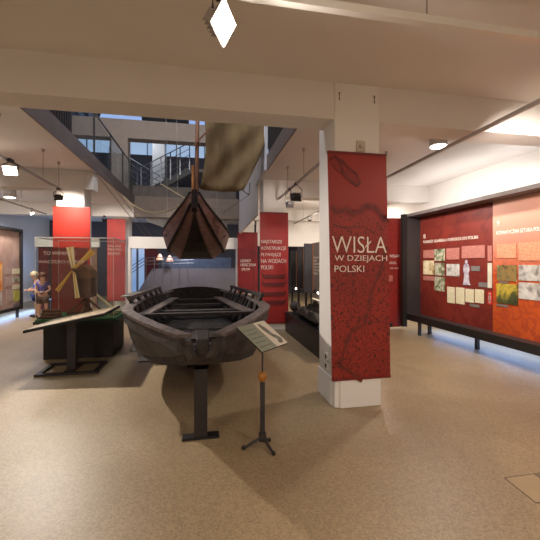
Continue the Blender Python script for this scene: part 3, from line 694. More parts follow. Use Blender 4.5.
# ------------------------------------------------------------------ reading desk with map
t = thing('reading_desk', (-1.78, 5.35, 0), 'low sloping reading desk with a coloured map in front of the glass case', 'reading desk')
P = [(-2.24, 4.98, .635), (-1.27, 4.98, .83), (-1.27, 5.88, .83), (-2.24, 5.88, .635)]
MB().hexa([(x, y, z-.035) for x, y, z in P]+[(x, y, z) for x, y, z in P]).build('desk_board', black, t)
q = [(-2.22, 5.0, .642), (-1.29, 5.0, .829), (-1.29, 5.86, .829), (-2.22, 5.86, .642)]
MB().hexa([(x, y, z-.002) for x, y, z in q]+[(x, y, z+.003) for x, y, z in q]).build('map_sheet', pic_mat('picture_map', [(80, 88, 64), (128, 104, 78), (150, 132, 106), (112, 70, 52)], 5), t)
MB().box(-1.84, -1.73, 5.30, 5.40, .03, .70).build('post', charcoal, t)
MB().box(-2.17, -1.38, 5.10, 5.16, 0, .03).box(-2.17, -1.40, 5.60, 5.66, 0, .03).box(-2.17, -2.11, 5.16, 5.60, 0, .03).box(-1.46, -1.40, 5.16, 5.60, 0, .03).box(-1.84, -1.73, 5.16, 5.60, 0, .03).build('base_frame', charcoal, t)

# thin shelf with a turned post left of the boat
t = thing('side_shelf', (-1.40, 6.4, 0), 'pale narrow shelf on a turned white post between case and boat', 'shelf')
MB().hexa([(-1.27, 5.9, .955), (-1.10, 5.9, .955), (-1.0, 6.6, .97), (-1.2, 6.6, .97), (-1.27, 5.9, .975), (-1.10, 5.9, .975), (-1.0, 6.6, .99), (-1.2, 6.6, .99)]).build('shelf_board', mat('pale_board', (150, 146, 134), .6), t)
MB().lathe([(.07, 0), (.06, .03), (.022, .06), (.022, .2), (.035, .24), (.018, .3), (.035, .36), (.02, .42), (.035, .5), (.018, .6), (.03, .8), (.02, .955)], (-1.14, 6.3, 0), 14).build('turned_post', mat('pale_turned_post', (150, 146, 140), .4), t, smooth=True)

# ------------------------------------------------------------------ the big boat
hullm = mat('weathered_hull', (74, 66, 64), .65, rgb2=(34, 28, 27), scale=3.5, stretch=(2, .8, 4.5), bump=.7, detail=9)
inm = mat('weathered_inside', (56, 48, 45), .8, rgb2=(28, 24, 23), scale=7, stretch=(3, 1, 3), bump=.6)
capm = mat('weathered_cap', (108, 94, 88), .55, rgb2=(56, 47, 45), scale=6, stretch=(3, 1, 3), bump=.4)
boat = thing('river_boat', (0, 5.3, .4), 'large old dark wooden river boat resting on floor stands', 'boat')
ST = [(2.75, .115, .905, .07, .77), (2.85, .17, .905, .11, .72), (3.05, .28, .905, .20, .64), (3.45, .49, .91, .38, .54), (3.9, .70, .92, .57, .46), (4.25, .835, .93, .67, .43), (4.5, .875, .93, .72, .42),
      (5.0, .89, .93, .74, .42), (5.8, .87, .92, .72, .42), (6.6, .80, .90, .64, .43), (7.2, .72, .88, .56, .46), (7.6, .62, .88, .44, .54), (7.85, .48, .90, .30, .66)]
def ax(y): return -.025*(y-2.75)
def at_y(y):
    for i in range(len(ST)-1):
        if ST[i][0] <= y <= ST[i+1][0]:
            f = (y-ST[i][0])/(ST[i+1][0]-ST[i][0]); return [ST[i][k]*(1-f)+ST[i+1][k]*f for k in range(5)]
    return list(ST[-1])
rings = []
for y, wg, zg, wb_, zb in ST:
    c = ax(y); zm = zb+(zg-zb)*.45; wm = wb_+(wg-wb_)*.62; T = min(.045, wg*.35)
    rings.append([(c-wg, y, zg), (c-wm, y, zm), (c-wb_, y, zb), (c, y, zb-.012), (c+wb_, y, zb), (c+wm, y, zm), (c+wg, y, zg),
                  (c+wg-T, y, zg), (c+wm-T, y, zm+.01), (c+wb_-T*.6, y, zb+T), (c, y, zb+T), (c-wb_+T*.6, y, zb+T), (c-wm+T, y, zm+.01), (c-wg+T, y, zg)])
MB().loft(rings).build('hull', hullm, boat)
# overlapping upper strake and cap rail on each side
for s in (-1, 1):
    rs = []; rc = []; rb = []
    for y, wg, zg, wb_, zb in ST[1:]:
        c = ax(y); x = c+s*wg; xi = x-s*min(.095, wg*.55)
        zc = zg+.002
        rc.append([(x+s*.03, y, zc), (x+s*.03, y, zc+.028), (xi, y, zc+.028), (xi, y, zc)])
        x1 = c+s*(wg-(wg-wb_)*.05+.022); x2 = c+s*(wg-(wg-wb_)*.2+.034)
        rs.append([(x1, y, zg), (x2, y, zg-.11), (x2-s*.04, y, zg-.11), (x1-s*.035, y, zg)])
        z5 = zb+.09; x5 = c+s*(wb_+.02); rb.append([(x5+s*.012, y, z5), (x5-s*.002, y, z5-.09), (x5-s*.03, y, z5-.09), (x5-s*.02, y, z5)])
    MB().loft(rc).build('gunwale', capm, boat)
    MB().loft(rs).build('rubbing_strake', hullm, boat)
    MB().loft(rb).build('chine_strake', inm, boat)
# stem block
MB().loft([[(-.03, 2.72, .775), (.03, 2.72, .775), (.05, 2.86, .73), (-.05, 2.86, .73)], [(-.035, 2.66, .87), (.045, 2.66, .87), (.06, 2.90, .90), (-.05, 2.90, .90)], [(-.04, 2.66, .93), (.05, 2.66, .93), (.06, 2.90, .96), (-.05, 2.90, .96)]]).build('stem', inm, boat, bevel=.008)
if False: MB().hexa([(-.12, 2.75, .93), (.12, 2.75, .93), (.30, 3.12, .925), (-.30, 3.12, .925), (-.12, 2.75, .95), (.12, 2.75, .95), (.30, 3.12, .945), (-.30, 3.12, .945)]).build('bow_deck', hullm, boat)
# transom crown
cr = []
for k in range(13):
    f = k/12*2-1; y = 7.72; cr.append((ax(y)+f*.66, .84+.15*math.sqrt(max(0, 1-f*f))))
MB().prism([(ax(7.7)-.5, .5)]+cr+[(ax(7.7)+.5, .5)], 'y', 7.70, 7.75).build('transom', inm, boat)
# ribs
for y in [3.3, 3.65, 4.0, 4.9, 5.3, 5.7, 6.1, 6.5, 6.9, 7.3]:
    _, wg, zg, wb_, zb = at_y(y); c = ax(y); T = .05
    pts = [(c-wg+T, zg-.01), (c-wb_+.05, zb+.06), (c+wb_-.05, zb+.06), (c+wg-T, zg-.01)]
    mb = MB()
    for a, b in zip(pts[:-1], pts[1:]): mb.bar((a[0], y, a[1]), (b[0], y, b[1]), .06, .06, (0, 1, 0))
    mb.build('rib', inm, boat)
# thwarts, inner shelves, bottom boards
for y, h, d in ((4.52, .875, .10), (5.35, .80, .16), (6.3, .78, .16), (7.0, .80, .18)):
    _, wg, zg, wb_, zb = at_y(y); c = ax(y); w = wg-.05 if y < 5 else wg-.1
    MB().box(c-w, c+w, y-d/2, y+d/2, h-.035, h).build('thwart', inm, boat)
for s in (-1, 1):
    a = ax(4.55)+s*.70; b = ax(6.9)+s*.40
    MB().hexa([(a-.075, 4.55, .83), (a+.075, 4.55, .83), (b+.07, 6.9, .82), (b-.07, 6.9, .82), (a-.075, 4.55, .855), (a+.075, 4.55, .855), (b+.07, 6.9, .845), (b-.07, 6.9, .845)]).build('side_bench', capm, boat)
for k in range(-3, 4): MB().box(ax(5.5)+k*.16-.078, ax(5.5)+k*.16+.078, 3.7, 7.1, .50, .515).build('bottom_board', inm, boat)
# raised wash rails on stakes
for s in (-1, 1):
    def rp(y):
        f = (y-4.9)/2.3; return ax(y)+s*(.90-.20*f)
    a, b = (rp(4.9), 4.9), (rp(7.2), 7.2)
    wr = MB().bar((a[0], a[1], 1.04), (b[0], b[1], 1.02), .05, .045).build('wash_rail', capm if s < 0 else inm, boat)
    for k in range(6):
        y = 4.97+k*.42; x = rp(y); MB().bar((x-s*.10, y, .80), (x, y, 1.03), .035, .13, (0, 1, 0)).build('rail_stake', inm, wr)
# bow patch & loose timber inside
MB().bar((-.55, 4.1, .62), (.5, 4.25, .60), .09, .05).build('loose_timber', inm, boat)
MB().bar((-.40, 3.75, .68), (.42, 3.8, .70), .07, .05).build('loose_timber', inm, boat)
def stand(y, w, zt, lb, x):
    t = thing('boat_stand', (x, y, 0), lb, 'stand', 'stands under the big boat')
    MB().box(x-.055, x+.055, y-.04, y+.04, .022, zt).build('post', mat('stand_post', (44, 38, 38), .5), t)
    MB().box(x-.155, x+.155, y-.045, y+.045, 0, .022).build('foot_plate', black, t)
    MB().box(x-w, x+w, y-.05, y+.05, zt-.03, zt).build('cradle', black, t)
stand(3.07, .055, .60, 'dark flat post stand under the bow of the big boat', -.01)
stand(5.2, .6, .405, 'dark stand under the middle of the big boat', -.06)
stand(7.1, .5, .432, 'dark stand under the stern of the big boat', -.1)

# ------------------------------------------------------------------ sign on tripod
t = thing('information_stand', (.49, 2.83, 0), 'slim tripod information stand with a tilted picture board beside the bow', 'sign stand')
cx, cy = .487, 2.83
fr = Vector((SN, CS, 0)); rt = Vector((CS, -SN, 0))
for px, py in ((243.8, 449.8), (273.5, 455.5), (269, 441.8)):
    d = F*EYE/(py-HZ); X = d*(SN+CS*(px-270)/F); Y = d*(CS-SN*(px-270)/F)
    mb = MB().tube([(cx, cy, .075), ((cx+X)/2, (cy+Y)/2, .045), (X, Y, .014)], .011, 8); lg = mb.build('tripod_leg', charcoal, t)
    MB().ball((X, Y, .017), .017).build('rubber_foot', black, lg, smooth=True)
MB().lathe([(.03, .045), (.034, .07), (.03, .11)], (cx, cy, 0), 14).build('hub', charcoal, t)
MB().box(cx-.0175, cx+.0175, cy-.0175, cy+.0175, .09, .53).build('post', mat('dark_steel_post', (66, 64, 66), .4, metal=.4), t)
MB().tube([(cx, cy, .53), (cx, cy, .80)], .007, 8).build('rod', charcoal, t)
MB().ball((cx, cy, .567), .038, .038, .042, 20, 14).build('wooden_ball', wood('amber_wood', (180, 122, 50), (140, 88, 34), 14, (1, 1, 1), .4, .1), t, smooth=True)
MB().box(cx-.012, cx+.012, cy-.012, cy+.012, .52, .53).build('collar', black, t)
phi = math.radians(56); tau = math.radians(33)
wv = (rt*math.cos(phi)+fr*math.sin(phi)); dv = (rt*math.sin(phi)*math.cos(tau)-fr*math.cos(phi)*math.cos(tau)); dv = Vector((dv.x, dv.y, -math.sin(tau)))
nv = wv.cross(dv).normalized(); nv = nv if nv.z > 0 else -nv
ctr = Vector((cx, cy, .0))+Vector((0, 0, .90))+nv*.01
Lw, Lh = .375, .298
def bd(a0, a1, b0, b1, h0, h1):
    q = []
    for h in (h0, h1):
        for a, b in ((a0, b0), (a1, b0), (a1, b1), (a0, b1)): q.append(ctr+wv*(a*Lw)+dv*(b*Lh)+nv*h)
    return MB().hexa(q)
bdo = bd(-.5, .5, -.5, .5, -.012, 0).build('board', black, t)
sage = mat('sage_sheet', (138, 142, 124), .6, var=.03)
bd(-.5, .06, -.5, .5, 0, .002).build('text_sheet', sage, bdo)
bd(.06, .5, -.5, .5, 0, .002).build('picture_sheet', mat('cream_sheet', (214, 206, 188), .6, var=.03), bdo)
ln = MB()
for k in range(5):
    b = -.3+k*.16; q = []
    ln_ = bd(-.44, -.02-.06*(k % 2), b, b+.018, .002, .003); ln.add(ln_.v, ln_.f)
ln.build('text_lines', mat('sage_print', (96, 100, 86), .7), bdo)
shp = [(.15, -.40), (.24, -.42), (.30, -.2), (.33, .05), (.42, .18), (.46, .28), (.40, .40), (.30, .44), (.24, .36), (.30, .28), (.20, .05), (.15, -.2)]
q = [ctr+wv*(a*Lw)+dv*(b*Lh)+nv*.0022 for a, b in shp]; q2 = [p+nv*.001 for p in q]; n = len(q)
MB().add(q+q2, [tuple(range(n)), tuple(range(2*n-1, n-1, -1))]+[(i, (i+1) % n, n+(i+1) % n, n+i) for i in range(n)]).build('boat_photo', mat('grey_photo_print', (92, 88, 80), .6, rgb2=(140, 136, 122), scale=30), bdo)

# ------------------------------------------------------------------ hanging boat with mast and sail
hb = thing('hanging_boat', (-.13, 9, 1.6), 'reddish brown flat-bottomed boat hanging high over the stern of the big boat', 'boat')
pl1 = mat('brown_strake', (134, 98, 88), .6, rgb2=(96, 68, 62), scale=6, stretch=(1, .5, 4), bump=.2)
pl2 = mat('brown_strake_lower', (118, 84, 74), .6, rgb2=(84, 58, 52), scale=6, stretch=(1, .5, 4), bump=.2)
btm = mat('dark_hull_bottom', (40, 30, 30), .75, rgb2=(28, 22, 22), scale=5)
c = -.13
#    y    wb   zb    wm   zm    wg   zg
HS = [(6.30, .035, 2.45, .04, 2.58, .05, 2.74), (6.45, .07, 2.33, .12, 2.46, .16, 2.60), (6.75, .15, 2.10, .26, 2.27, .33, 2.44), (7.1, .25, 1.90, .41, 2.10, .48, 2.33), (7.5, .35, 1.74, .54, 1.96, .60, 2.24),
      (8.0, .44, 1.64, .63, 1.88, .70, 2.19), (8.8, .50, 1.60, .70, 1.86, .77, 2.17), (9.8, .48, 1.62, .68, 1.88, .74, 2.2), (10.8, .36, 1.75, .52, 2.0, .60, 2.3), (11.5, .2, 2.0, .3, 2.2, .38, 2.45)]
HS = [(y, wb*.82, zb, wm*.93, zm-.05*min(1, (y-6.3)), wg, zg) for y, wb, zb, wm, zm, wg, zg in HS]
MB().loft([[(c-wb, y, zb), (c+wb, y, zb), (c+wb, y, zb+.03), (c-wb, y, zb+.03)] for y, wb, zb, wm, zm, wg, zg in HS]).build('hull_bottom', btm, hb)
for s in (-1, 1):
    MB().loft([[(c+s*wb, y, zb-.005), (c+s*(wm+.01), y, zm+.015), (c+s*(wm-.02), y, zm+.015), (c+s*(wb-.03), y, zb)] for y, wb, zb, wm, zm, wg, zg in HS]).build('lower_strake', pl2, hb)
    MB().loft([[(c+s*(wm+.035), y, zm-.035), (c+s*(wg+.03), y, zg), (c+s*(wg), y, zg), (c+s*(wm+.0), y, zm-.035)] for y, wb, zb, wm, zm, wg, zg in HS]).build('upper_strake', pl1, hb)
    MB().loft([[(c+s*(wg+.045), y, zg-.03), (c+s*(wg+.045), y, zg+.015), (c+s*(wg-.03), y, zg+.015), (c+s*(wg-.03), y, zg-.03)] for y, wb, zb, wm, zm, wg, zg in HS]).build('gunwale', btm, hb)
    MB().loft([[(c+s*(wm+.045), y, zm-.05), (c+s*(wm+.045), y, zm-.015), (c+s*(wm+.01), y, zm-.015), (c+s*(wm+.01), y, zm-.05)] for y, wb, zb, wm, zm, wg, zg in HS]).build('strake_edge', btm, hb)
MB().loft([[(c-.045, 6.22, 2.46), (c+.045, 6.22, 2.46), (c+.055, 6.36, 2.40), (c-.055, 6.36, 2.40)], [(c-.05, 6.2, 2.62), (c+.05, 6.2, 2.62), (c+.06, 6.4, 2.62), (c-.06, 6.4, 2.62)], [(c-.035, 6.18, 2.78), (c+.035, 6.18, 2.78), (c+.045, 6.32, 2.78), (c-.045, 6.32, 2.78)]]).build('stem', btm, hb, bevel=.01)
MB().box(c-.4, c+.4, 11.42, 11.5, 1.95, 2.45).build('transom', pl2, hb)
for y in (7.6, 8.8, 9.9): MB().box(c-.62, c+.62, y-.1, y+.1, 2.05, 2.09).build('thwart', pl2, hb)
mast = wood('mast_wood', (132, 88, 60), (88, 58, 42), 8, (4, 4, .6))
MB().tube([(c+.02, 6.85, 2.1), (c+.03, 6.85, 3.2), (c+.07, 6.85, 5.9)], [.042, .04, .032], 12).build('mast', mast, hb, smooth=True)
MB().tube([(c-.045, 6.79, 2.3), (c-.04, 6.79, 3.35)], .026, 8).build('spar_stub', wood('spar_wood', (176, 118, 66), (140, 90, 50), 8, (4, 4, .6)), hb)
MB().bar((c-.03, 6.78, 3.72), (c+.30, 6.8, 4.1), .03, .03).build('gaff_jaw', mast, hb)
# sail
Y0 = 6.98
sm = MB(); rr = []
def lerp(a, b, f): return a+(b-a)*f
NL = 22; NW = 16
bl = on_y(200, 189, Y0); br = on_y(243.5, 190.5, Y0); tl = on_y(205, 122, Y0); tr = on_y(269, 128, Y0)
kx = 2.1
for j in range(NL+1):
    f = j/NL*kx; row = []
    xl = lerp(bl[0], tl[0], f)-.05*math.sin(min(f, 1)*math.pi)*-1; zl = lerp(bl[1], tl[1], f)
    xr = lerp(br[0], tr[0], f)+.05*math.sin(min(f, 1.3)*math.pi*.8); zr = lerp(br[1], tr[1], f)
    for i in range(NW+1):
        g = i/NW; x = lerp(xl, xr, g); z = lerp(zl, zr, g)-(.03*math.sin(g*math.pi) if j == 0 else 0)
        y = Y0+.16*math.sin(g*math.pi)*math.sin(min(1, f+.15)*2.2)+.025*math.sin(g*16+f*2.5)+.03*math.sin((g*1.2-f)*9)
        row.append((x, y, z))
    rr.append(row)
nv_ = (NL+1)*(NW+1)
vs = [p for r in rr for p in r]; fs = []
for j in range(NL):
    for i in range(NW): a = j*(NW+1)+i; fs.append((a, a+1, a+NW+2, a+NW+1))
sl = MB().add(vs, fs).build('sail', mat('tan_sailcloth', (118, 96, 64), .9, rgb2=(98, 78, 50), scale=3, stretch=(2.5, 1, .6), bump=.25), hb, smooth=True)
so = sl.modifiers.new('s', 'SOLIDIFY'); so.thickness = .006
sl['label'] = 'creased tan canvas sail'
# cords holding it
cord = mat('light_rope', (186, 168, 128), .8); cab = mat('steel_cable', (150, 146, 142), .4, metal=.4)
def rope(pts, r, m, label, n=14, sag=0):
    a, b = Vector(pts[0]), Vector(pts[-1]); q = []
    for i in range(n+1): f = i/n; p = a.lerp(b, f); p.z -= sag*4*f*(1-f); q.append(p)
    return tag(MB().tube(q, r, 6).build('rope', m, None), label, 'rope', 'ropes and cables round the hanging boat')
def P3(px, py, Y): x, z = on_y(px, py, Y); return (x, Y, z)
rope([P3(123, 196, 8.4), P3(188, 199, 7.0)], .012, cord, 'sagging pale rope left of the hanging boat', 20, .32)
rope([P3(161, 184, 8.2), P3(193, 203, 6.5)], .009, cord, 'straight pale rope running down to the bow of the hanging boat')
rope([(AL+.03, 7.0, 3.42), P3(146, 237, 9.6)], .008, cab, 'outer steel cable slanting down from the left slab edge')
rope([(AL+.03, 7.25, 3.55), P3(152, 237, 9.6)], .008, cab, 'inner steel cable slanting down from the left slab edge')
rope([P3(249, 195, 7.2), P3(222, 214, 7.9)], .006, cab, 'thin cable from the sail corner down to the hull, right side')
rope([P3(242, 190, 7.0), P3(249, 195, 7.2)], .008, black, 'short dark lashing at the lower corner of the sail')
rope([P3(250, 183, 7.2), P3(249, 195, 7.2)], .008, black, 'short dark upright lashing against the pale partition')
for s in (-1, 1):
    for y in (7.3, 10.6): rope([(c+s*.55, y, 2.28), (c+s*.62, y, 7.4)], .004, cab, 'thin suspension wire of the hanging boat, %s %s one' % ('left' if s < 0 else 'right', 'front' if y < 8 else 'rear'))

# ------------------------------------------------------------------ dugout canoe and fins, right of the boat
t = thing('exhibit_plinth', (2.2, 6, 0), 'long dark plinth in the right aisle behind the near column', 'plinth')
MB().box(1.80, 2.42, 5.0, 7.5, 0, .40).build('body', mat('plinth_brown_black', (52, 42, 42), .45), t)
MB().box(1.79, 2.43, 4.99, 7.51, .40, .43).build('top', black, t)
dm = mat('bog_oak', (84, 76, 68), .7, rgb2=(38, 33, 30), scale=6, stretch=(3, .7, 3), bump=.8)
dg = MB(); rn = []
for i in range(19):
    y = 5.02+i*.115; f = i/18; w = .27*math.sin(math.pi*min(1, max(.08, f*.96+.02)))**.35; zt = .64+.05*math.sin(i*1.3)+.03*math.sin(i*2.9); cxx = 2.09+.02*math.sin(i*.8)
    rn.append([(cxx-w, y, zt), (cxx-w*1.02, y, .53), (cxx-w*.6, y, .432), (cxx+w*.6, y, .432), (cxx+w*1.02, y, .53), (cxx+w, y, zt+.03), (cxx+w*.75, y, zt), (cxx+w*.5, y, .52), (cxx-w*.5, y, .52), (cxx-w*.75, y, zt-.01)])
tag(dg.loft(rn).build('dugout_canoe', dm, None), 'dark ancient dugout canoe with a ragged edge lying on the long plinth', 'canoe')
for i, (pa, pb, Y, top) in enumerate(((304.6, 312.6, 6.4, 243.5), (297.3, 303.6, 7.1, 247.5), (291, 296.3, 7.9, 250.5))):
    x0, x1, z0, z1 = yrow(pa, pb, top, 290, Y)
    x0 += .0; o = thing('partition_fin', ((x0+x1)/2, Y, 0), ['widest grey upright board above the plinth, nearest', 'middle dark upright board above the plinth', 'narrowest dark upright board above the plinth, farthest'][i], 'board', 'upright boards above the long plinth')
    MB().box(x0, x1, Y, Y+.05, .95, z1).build('board', [mat('fin_grey', (80, 78, 84), .6), screen, black][i], o)
    MB().box(x1-.005, x1+.012, Y-.01, Y+.06, .95, z1).build('edge_strip', mat('orange_edge', (170, 110, 70), .5), o)
    MB().box(x0+.02, x0+.05, Y, Y+.05, .43, .95).build('leg', black, o)
t = thing('text_wall', (2.46, 6.2, 0), 'grey brown wall with faint lettering between fins and near column', 'wall panel')
MB().box(2.46, 2.51, 5.35, 7.65, 0, 1.95).build('panel_board', mat('taupe_board', (150, 140, 131), .7, var=.06), t)
for k, (w_, z) in enumerate(((.30, 1.62), (.2, 1.55), (.42, 1.48), (.5, 1.41), (.45, 1.34), (.25, 1.27))):
    text_mb(['ŁODZIE', 'KŁODY', 'DŁUBANKI', 'CZÓŁNO DĘBOWE', 'Z WISŁY', 'POLSKA'][k], 0, w_*1.3, z-.022, z+.022, lambda a, b, d: (2.46-d, 7.55-a, b)).build('lettering', letter, t)
t = thing('exhibit_rail', (2.4, 6.2, .43), 'dark rail with two small lamps running above the dugout canoe', 'rail')
MB().bar((2.05, 7.45, .94), (2.25, 5.0, .98), .12, .05).build('rail', dm, t)
for y, x in ((7.3, 2.03), (6.2, 2.15)):
    MB().box(x+.29, x+.31, y-.01, y+.01, .43, .92).bar((x+.3, y, .92), (x, y, .94), .02, .02).build('post', black, t)
    MB().ball((x-.05, y-.05, .95), .022).build('lamp_bulb', lampdim, t, smooth=True)
MB().bar((2.40, 7.4, .72), (2.40, 5.4, .72), .02, .02).build('light_strip', emit('warm_strip', (230, 200, 160), .8), t)
tag(MB().ball((1.98, 7.34, .56), .11, .13, .12).build('stone_float', dm, None, smooth=True), 'round dark stone at the far end of the long plinth', 'stone')

# small black foot behind the near column
tag(MB().box(1.95, 2.06, 3.95, 4.10, 0, .05).box(1.99, 2.02, 3.9, 4.0, .02, .035).build('cable_box', black, None, bevel=.006), 'small black cable box on the floor behind the near column', 'cable box')
tag(MB().box(3.66, 3.86, 6.6, 6.68, .18, .26).box(3.72, 3.80, 6.6, 6.68, 0, .18).build('floor_bracket', black, None), 'small black bracket at the foot of the far red panel', 'bracket')

# floor hatch
def fl(px, py): d = F*EYE/(py-HZ); u = (px-270)/F; return (d*(SN+CS*u), d*(CS-SN*u))
t = thing('floor_hatch', (*fl(530, 490), 0), 'flush rectangular floor hatch with a dark metal edge at lower right', 'floor hatch')
a = fl(504.5, 478); b = fl(536, 503); e = fl(529, 477.3)
a = Vector((*a, 0)); b = Vector((*b, 0)); dx = Vector((1, 0, 0))
L = .36; c1, c2, c3, c4 = a, a+dx*L, b+dx*L, b
hm = MB()
for p, q in ((c1, c2), (c2, c3), (c3, c4), (c4, c1)): hm.bar(p, q, .008, .004)
hm.build('metal_edge', mat('hatch_edge', (110, 90, 70), .5), t)
MB().hexa([v+Vector((0, 0, -.003)) for v in (c1, c2, c3, c4)]+[v+Vector((0, 0, .0015)) for v in (c1, c2, c3, c4)]).build('lid', mat('hatch_lid', (168, 146, 112), .5, var=.06), t)
MB().hexa([v for v in (c1+dx*.24, c1+dx*.28, b+dx*.28, b+dx*.24)]+[v+Vector((0, 0, .003)) for v in (c1+dx*.24, c1+dx*.28, b+dx*.28, b+dx*.24)]).build('grip_strip', mat('hatch_grey', (120, 104, 88), .6), t)

# ------------------------------------------------------------------ two children
def child(x, y, face, H, shirt, hairc, label, short):
    t = thing('person', (x, y, 0), label, 'person')
    R = Matrix.Translation((x, y, 0)) @ Matrix.Rotation(face, 4, 'Z')
    k = H/1.25
    def skin(name, pts, edges, rad, m, parent=None, root=0):
        me = bpy.data.meshes.new(name); vs = [R @ Vector((p[0]*k, p[1]*k, p[2]*k)) - Vector((x, y, 0)) for p in pts]
        me.from_pydata(vs, edges, []); me.materials.append(m)
        o = bpy.data.objects.new(name, me); col.objects.link(o); o.parent = t if parent is None else parent
        sk = o.modifiers.new('skin', 'SKIN'); sk.use_smooth_shade = True
        for i, r in enumerate(rad):
            me.skin_vertices[0].data[i].radius = (r*k, r*k); me.skin_vertices[0].data[i].use_root = (i == root)
        ss = o.modifiers.new('sub', 'SUBSURF'); ss.levels = 1; ss.render_levels = 2
        return o
    skm = mat('skin', (206, 158, 132), .6, var=.03)
    #      0 pelvis         1 waist          2 chest          3 neck           4 head base      5 head top
    pts = [(0, 0, .64), (0, 0, .76), (0, -.01, .92), (0, -.03, 1.03), (0, -.06, 1.09), (0, -.08, 1.18),
           (.12, 0, .96), (.17, -.03, .80), (.10, -.20, .74), (-.12, 0, .96), (-.17, -.03, .80), (-.10, -.20, .74),
           (.07, 0, .60), (.08, -.01, .34), (.08, .01, .06), (.085, -.11, .03), (-.07, 0, .60), (-.08, -.01, .34), (-.08, .01, .06), (-.085, -.11, .03), (.04, -.25, .75), (-.04, -.25, .75)]
    ed = [(0, 1), (1, 2), (2, 3), (3, 4), (4, 5), (2, 6), (6, 7), (7, 8), (2, 9), (9, 10), (10, 11), (0, 12), (12, 13), (13, 14), (14, 15), (0, 16), (16, 17), (17, 18), (18, 19), (8, 20), (11, 21)]
    rad = [.10, .09, .10, .04, .075, .085, .04, .03, .024, .04, .03, .024, .07, .046, .032, .028, .07, .046, .032, .028, .02, .02]
    skin('body', pts, ed, rad, skm)
    skin('shirt', [pts[i] for i in (0, 1, 2, 6, 7, 9, 10)]+[(.145, -.015, .88), (-.145, -.015, .88)], [(0, 1), (1, 2), (2, 3), (3, 7), (2, 5), (5, 8)], [.115, .105, .118, .058, .01, .058, .01, .052, .052], shirt)
    bpy.data.objects[-1] if False else None
    skin('shorts', [(0, 0, .62), (.07, 0, .56), (.08, 0, .40), (-.07, 0, .56), (-.08, 0, .40)], [(0, 1), (1, 2), (0, 3), (3, 4)], [.118, .085, .07, .085, .07], short)
    hm_ = MB().ball((0, -.065*k, 1.175*k), .097*k, .10*k, .10*k, 18, 12)
    hm_.f = [f for f in hm_.f if sum(hm_.v[i][2] for i in f)/4 > 1.15*k or sum(hm_.v[i][1] for i in f)/4 > -.05*k]
    hm_.xf(R).build('hair', hairc, t, smooth=True)
    fc = MB()
    for s in (-1, 1): fc.ball((s*.032*k, -.152*k, 1.155*k), .010*k, .006*k, .008*k, 8, 6)
    fc.xf(R).build('eyes', black, t)
    MB().ball((0, -.163*k, 1.13*k), .012*k, .016*k, .016*k, 8, 6).xf(R).build('nose', skm, t, smooth=True)
    MB().ball((0, -.150*k, 1.10*k), .022*k, .006*k, .005*k, 8, 6).xf(R).build('mouth', mat('lips', (150, 84, 76), .5), t)
    hd = MB()
    for s in (-1, 1):
        for q in range(5):
            bx = s*(.03-.008*q) if q < 4 else s*.055
            hd.tube([(bx*k, -.25*k, .752*k), (bx*k*.9, (-.285-.004*(q % 2))*k, .75*k), (bx*k*.7, (-.30)*k, .735*k)], .008*k, 6)
    hd.xf(R).build('fingers', skm, t, smooth=True)
    sh = MB()
    for s in (-1, 1): sh.ball((s*.083*k, -.06*k, .035*k), .042*k, .10*k, .035*k, 12, 8)
    sh.xf(R).build('shoes', mat('dark_shoes', (50, 48, 60), .6), t, smooth=True)
    return t
child(-4.18, 10.35, math.radians(15), 1.24, mat('purple_shirt', (110, 92, 160), .8, rgb2=(70, 60, 110), scale=20), mat('auburn_hair', (96, 52, 36), .7), 'child in a purple shirt standing with bent head behind the glass case', mat('brown_shorts', (96, 72, 62), .8))
child(-4.50, 10.80, math.radians(-50), 1.26, mat('blue_shirt', (60, 110, 200), .8), mat('fair_hair', (214, 196, 160), .7), 'fair-haired child in a blue top at the end of the left display', mat('blue_trousers', (50, 70, 130), .8))
t = thing('stool', (-4.35, 11.5, 0), 'small pale blue stool behind the two children', 'stool')
sb_ = mat('pale_blue_metal', (130, 170, 220), .5)
MB().box(-4.52, -4.18, 11.35, 11.65, .40, .43).build('seat', sb_, t)
for dx in (-.14, .14):
    for dy in (-.12, .12): MB().bar((-4.35+dx, 11.5+dy, 0), (-4.35+dx*.9, 11.5+dy*.9, .4), .02, .02).build('leg', sb_, t)

# ------------------------------------------------------------------ light
BLUE = (.35, .55, 1)
lamp_area((-5.3, 13.8, 2.9), (-5.0, 12.8, 0), 20, 1.0, BLUE)        # blue lit far left bay
lamp_area((-4.9, 15.5, .6), (-4.5, 14.5, 3.3), 14, .8, BLUE)
lamp_area((5.15, 5.2, .5), (5.0, 5.2, 0), 1, .2, BLUE)
ld = bpy.data.lights.new('blue_strip', 'AREA'); ld.shape = 'RECTANGLE'; ld.size = 5.6; ld.size_y = .05; ld.energy = 24; ld.color = (.3, .5, 1)
lo = bpy.data.objects.new('lamp', ld); col.objects.link(lo); lo.location = (5.1, 4.2, .27); lo.rotation_euler = (0, 0, math.radians(90))
lamp_area((-.6, 12.9, 2.9), (-.6, 14.6, .8), 45, .6, (.85, .88, 1))  # unseen lamp added to brighten the grey stair wall
ld = bpy.data.lights.new('blue_strip', 'AREA'); ld.shape = 'RECTANGLE'; ld.size = 5.0; ld.size_y = .3; ld.energy = 30; ld.color = (.3, .5, 1)
lo = bpy.data.objects.new('lamp', ld); col.objects.link(lo); lo.location = (-5.3, 10.2, .18); lo.rotation_euler = (0, 0, math.radians(90))
lamp_only((-4.6, 12.0, 2.8), (-4.7, 10.9, 0), 60, 80, BLUE)
lamp_only((-2.52, 4.4, 2.8), (-1.95, 6.6, 1.1), 45, 42, WARM, .04)  # unseen lamp added to brighten the windmill, board and desk
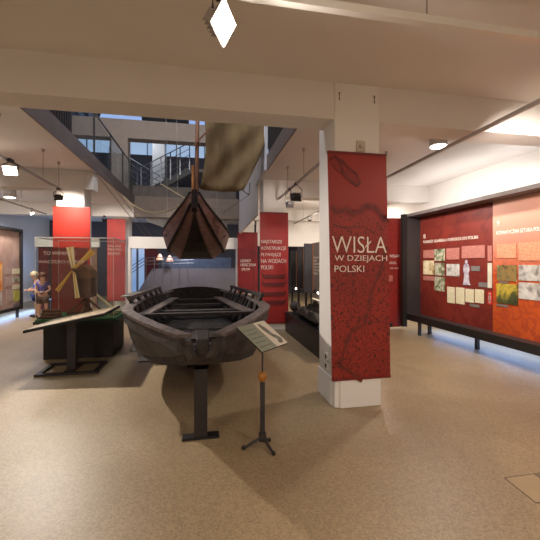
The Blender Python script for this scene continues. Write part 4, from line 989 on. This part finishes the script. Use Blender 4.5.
# unseen lamps added to brighten the upper gallery and hanging boat
lamp_area((-2.5, 14.6, 7.1), (-2, 13.5, 4), 30, 1.2, (.75, .85, 1))
lamp_area((-.9, 6.6, 6.9), (-1.2, 13.0, 4.8), 75, 1.6, (1, .93, .88))
lamp_area((-.6, 5.0, 6.9), (-.2, 8.2, 2.5), 110, 1.2, (.85, .9, 1))
# lamps without fixtures near the tracks, most added to brighten exhibits and walls
lamp_only((-2.55, 6.2, 2.75), (.0, 3.4, .2), 380, 75, WARM, .04, .5)
lamp_only((3.2, 2.3, 2.9), (1.6, 3.6, 1.4), 30, 60, WARM, .08, .8)
lamp_only((2.94, 2.6, 2.8), (4.7, 4.6, 1.9), 190, 95, (1, .9, .8), .1, .8)
lamp_only((3.06, 6.1, 2.8), (4.8, 6.0, 2.2), 110, 100, (1, .92, .84), .1, .8)
for X_, Y_, L_, e_ in ((4.95, 5.6, 4.4, 12), (-5.4, 7.5, 4, 14)):  # unseen strips added over the cases to wash ceiling and wall
    ld = bpy.data.lights.new('added_uplight', 'AREA'); ld.shape = 'RECTANGLE'; ld.size = .12; ld.size_y = L_; ld.energy = e_; ld.color = (1, .96, .95)
    lo = bpy.data.objects.new('lamp', ld); col.objects.link(lo); lo.location = (X_, Y_, 2.62); lo.rotation_euler = (math.pi, 0, 0)
lamp_only((3.2, 9.4, 2.8), (2.6, 12.2, 2.4), 60, 120, WARM, .08)
lamp_only((1.66, 4.6, 2.8), (2.4, 7.0, 1.2), 30, 60, WARM, .05)
lamp_only((-4.25, 5.5, 2.8), (-5.1, 9.6, 1.5), 190, 70, WARM, .08)
lamp_only((-4.2, 6.5, 2.7), (-3.6, 5.0, 3.3), 30, 150, (1, .86, .72), .1)

w = bpy.data.worlds.new('sky'); scn.world = w; w.use_nodes = True
bg = w.node_tree.nodes['Background']; bg.inputs[0].default_value = (.38, .55, .95, 1); bg.inputs[1].default_value = .6

cd = bpy.data.cameras.new('camera'); cam = bpy.data.objects.new('camera', cd); col.objects.link(cam)
cam.location = (0, 0, EYE); cam.rotation_euler = (math.radians(90), 0, -YAW)
cd.sensor_width = 36; cd.lens = 36*F/540; cd.shift_y = -(270-HZ)/540; cd.clip_start = .05
scn.camera = cam
vs_ = scn.view_settings; vs_.view_transform = 'Standard'; vs_.look = 'None'; vs_.gamma = 1; vs_.exposure = 0.47; vs_.use_curve_mapping = False
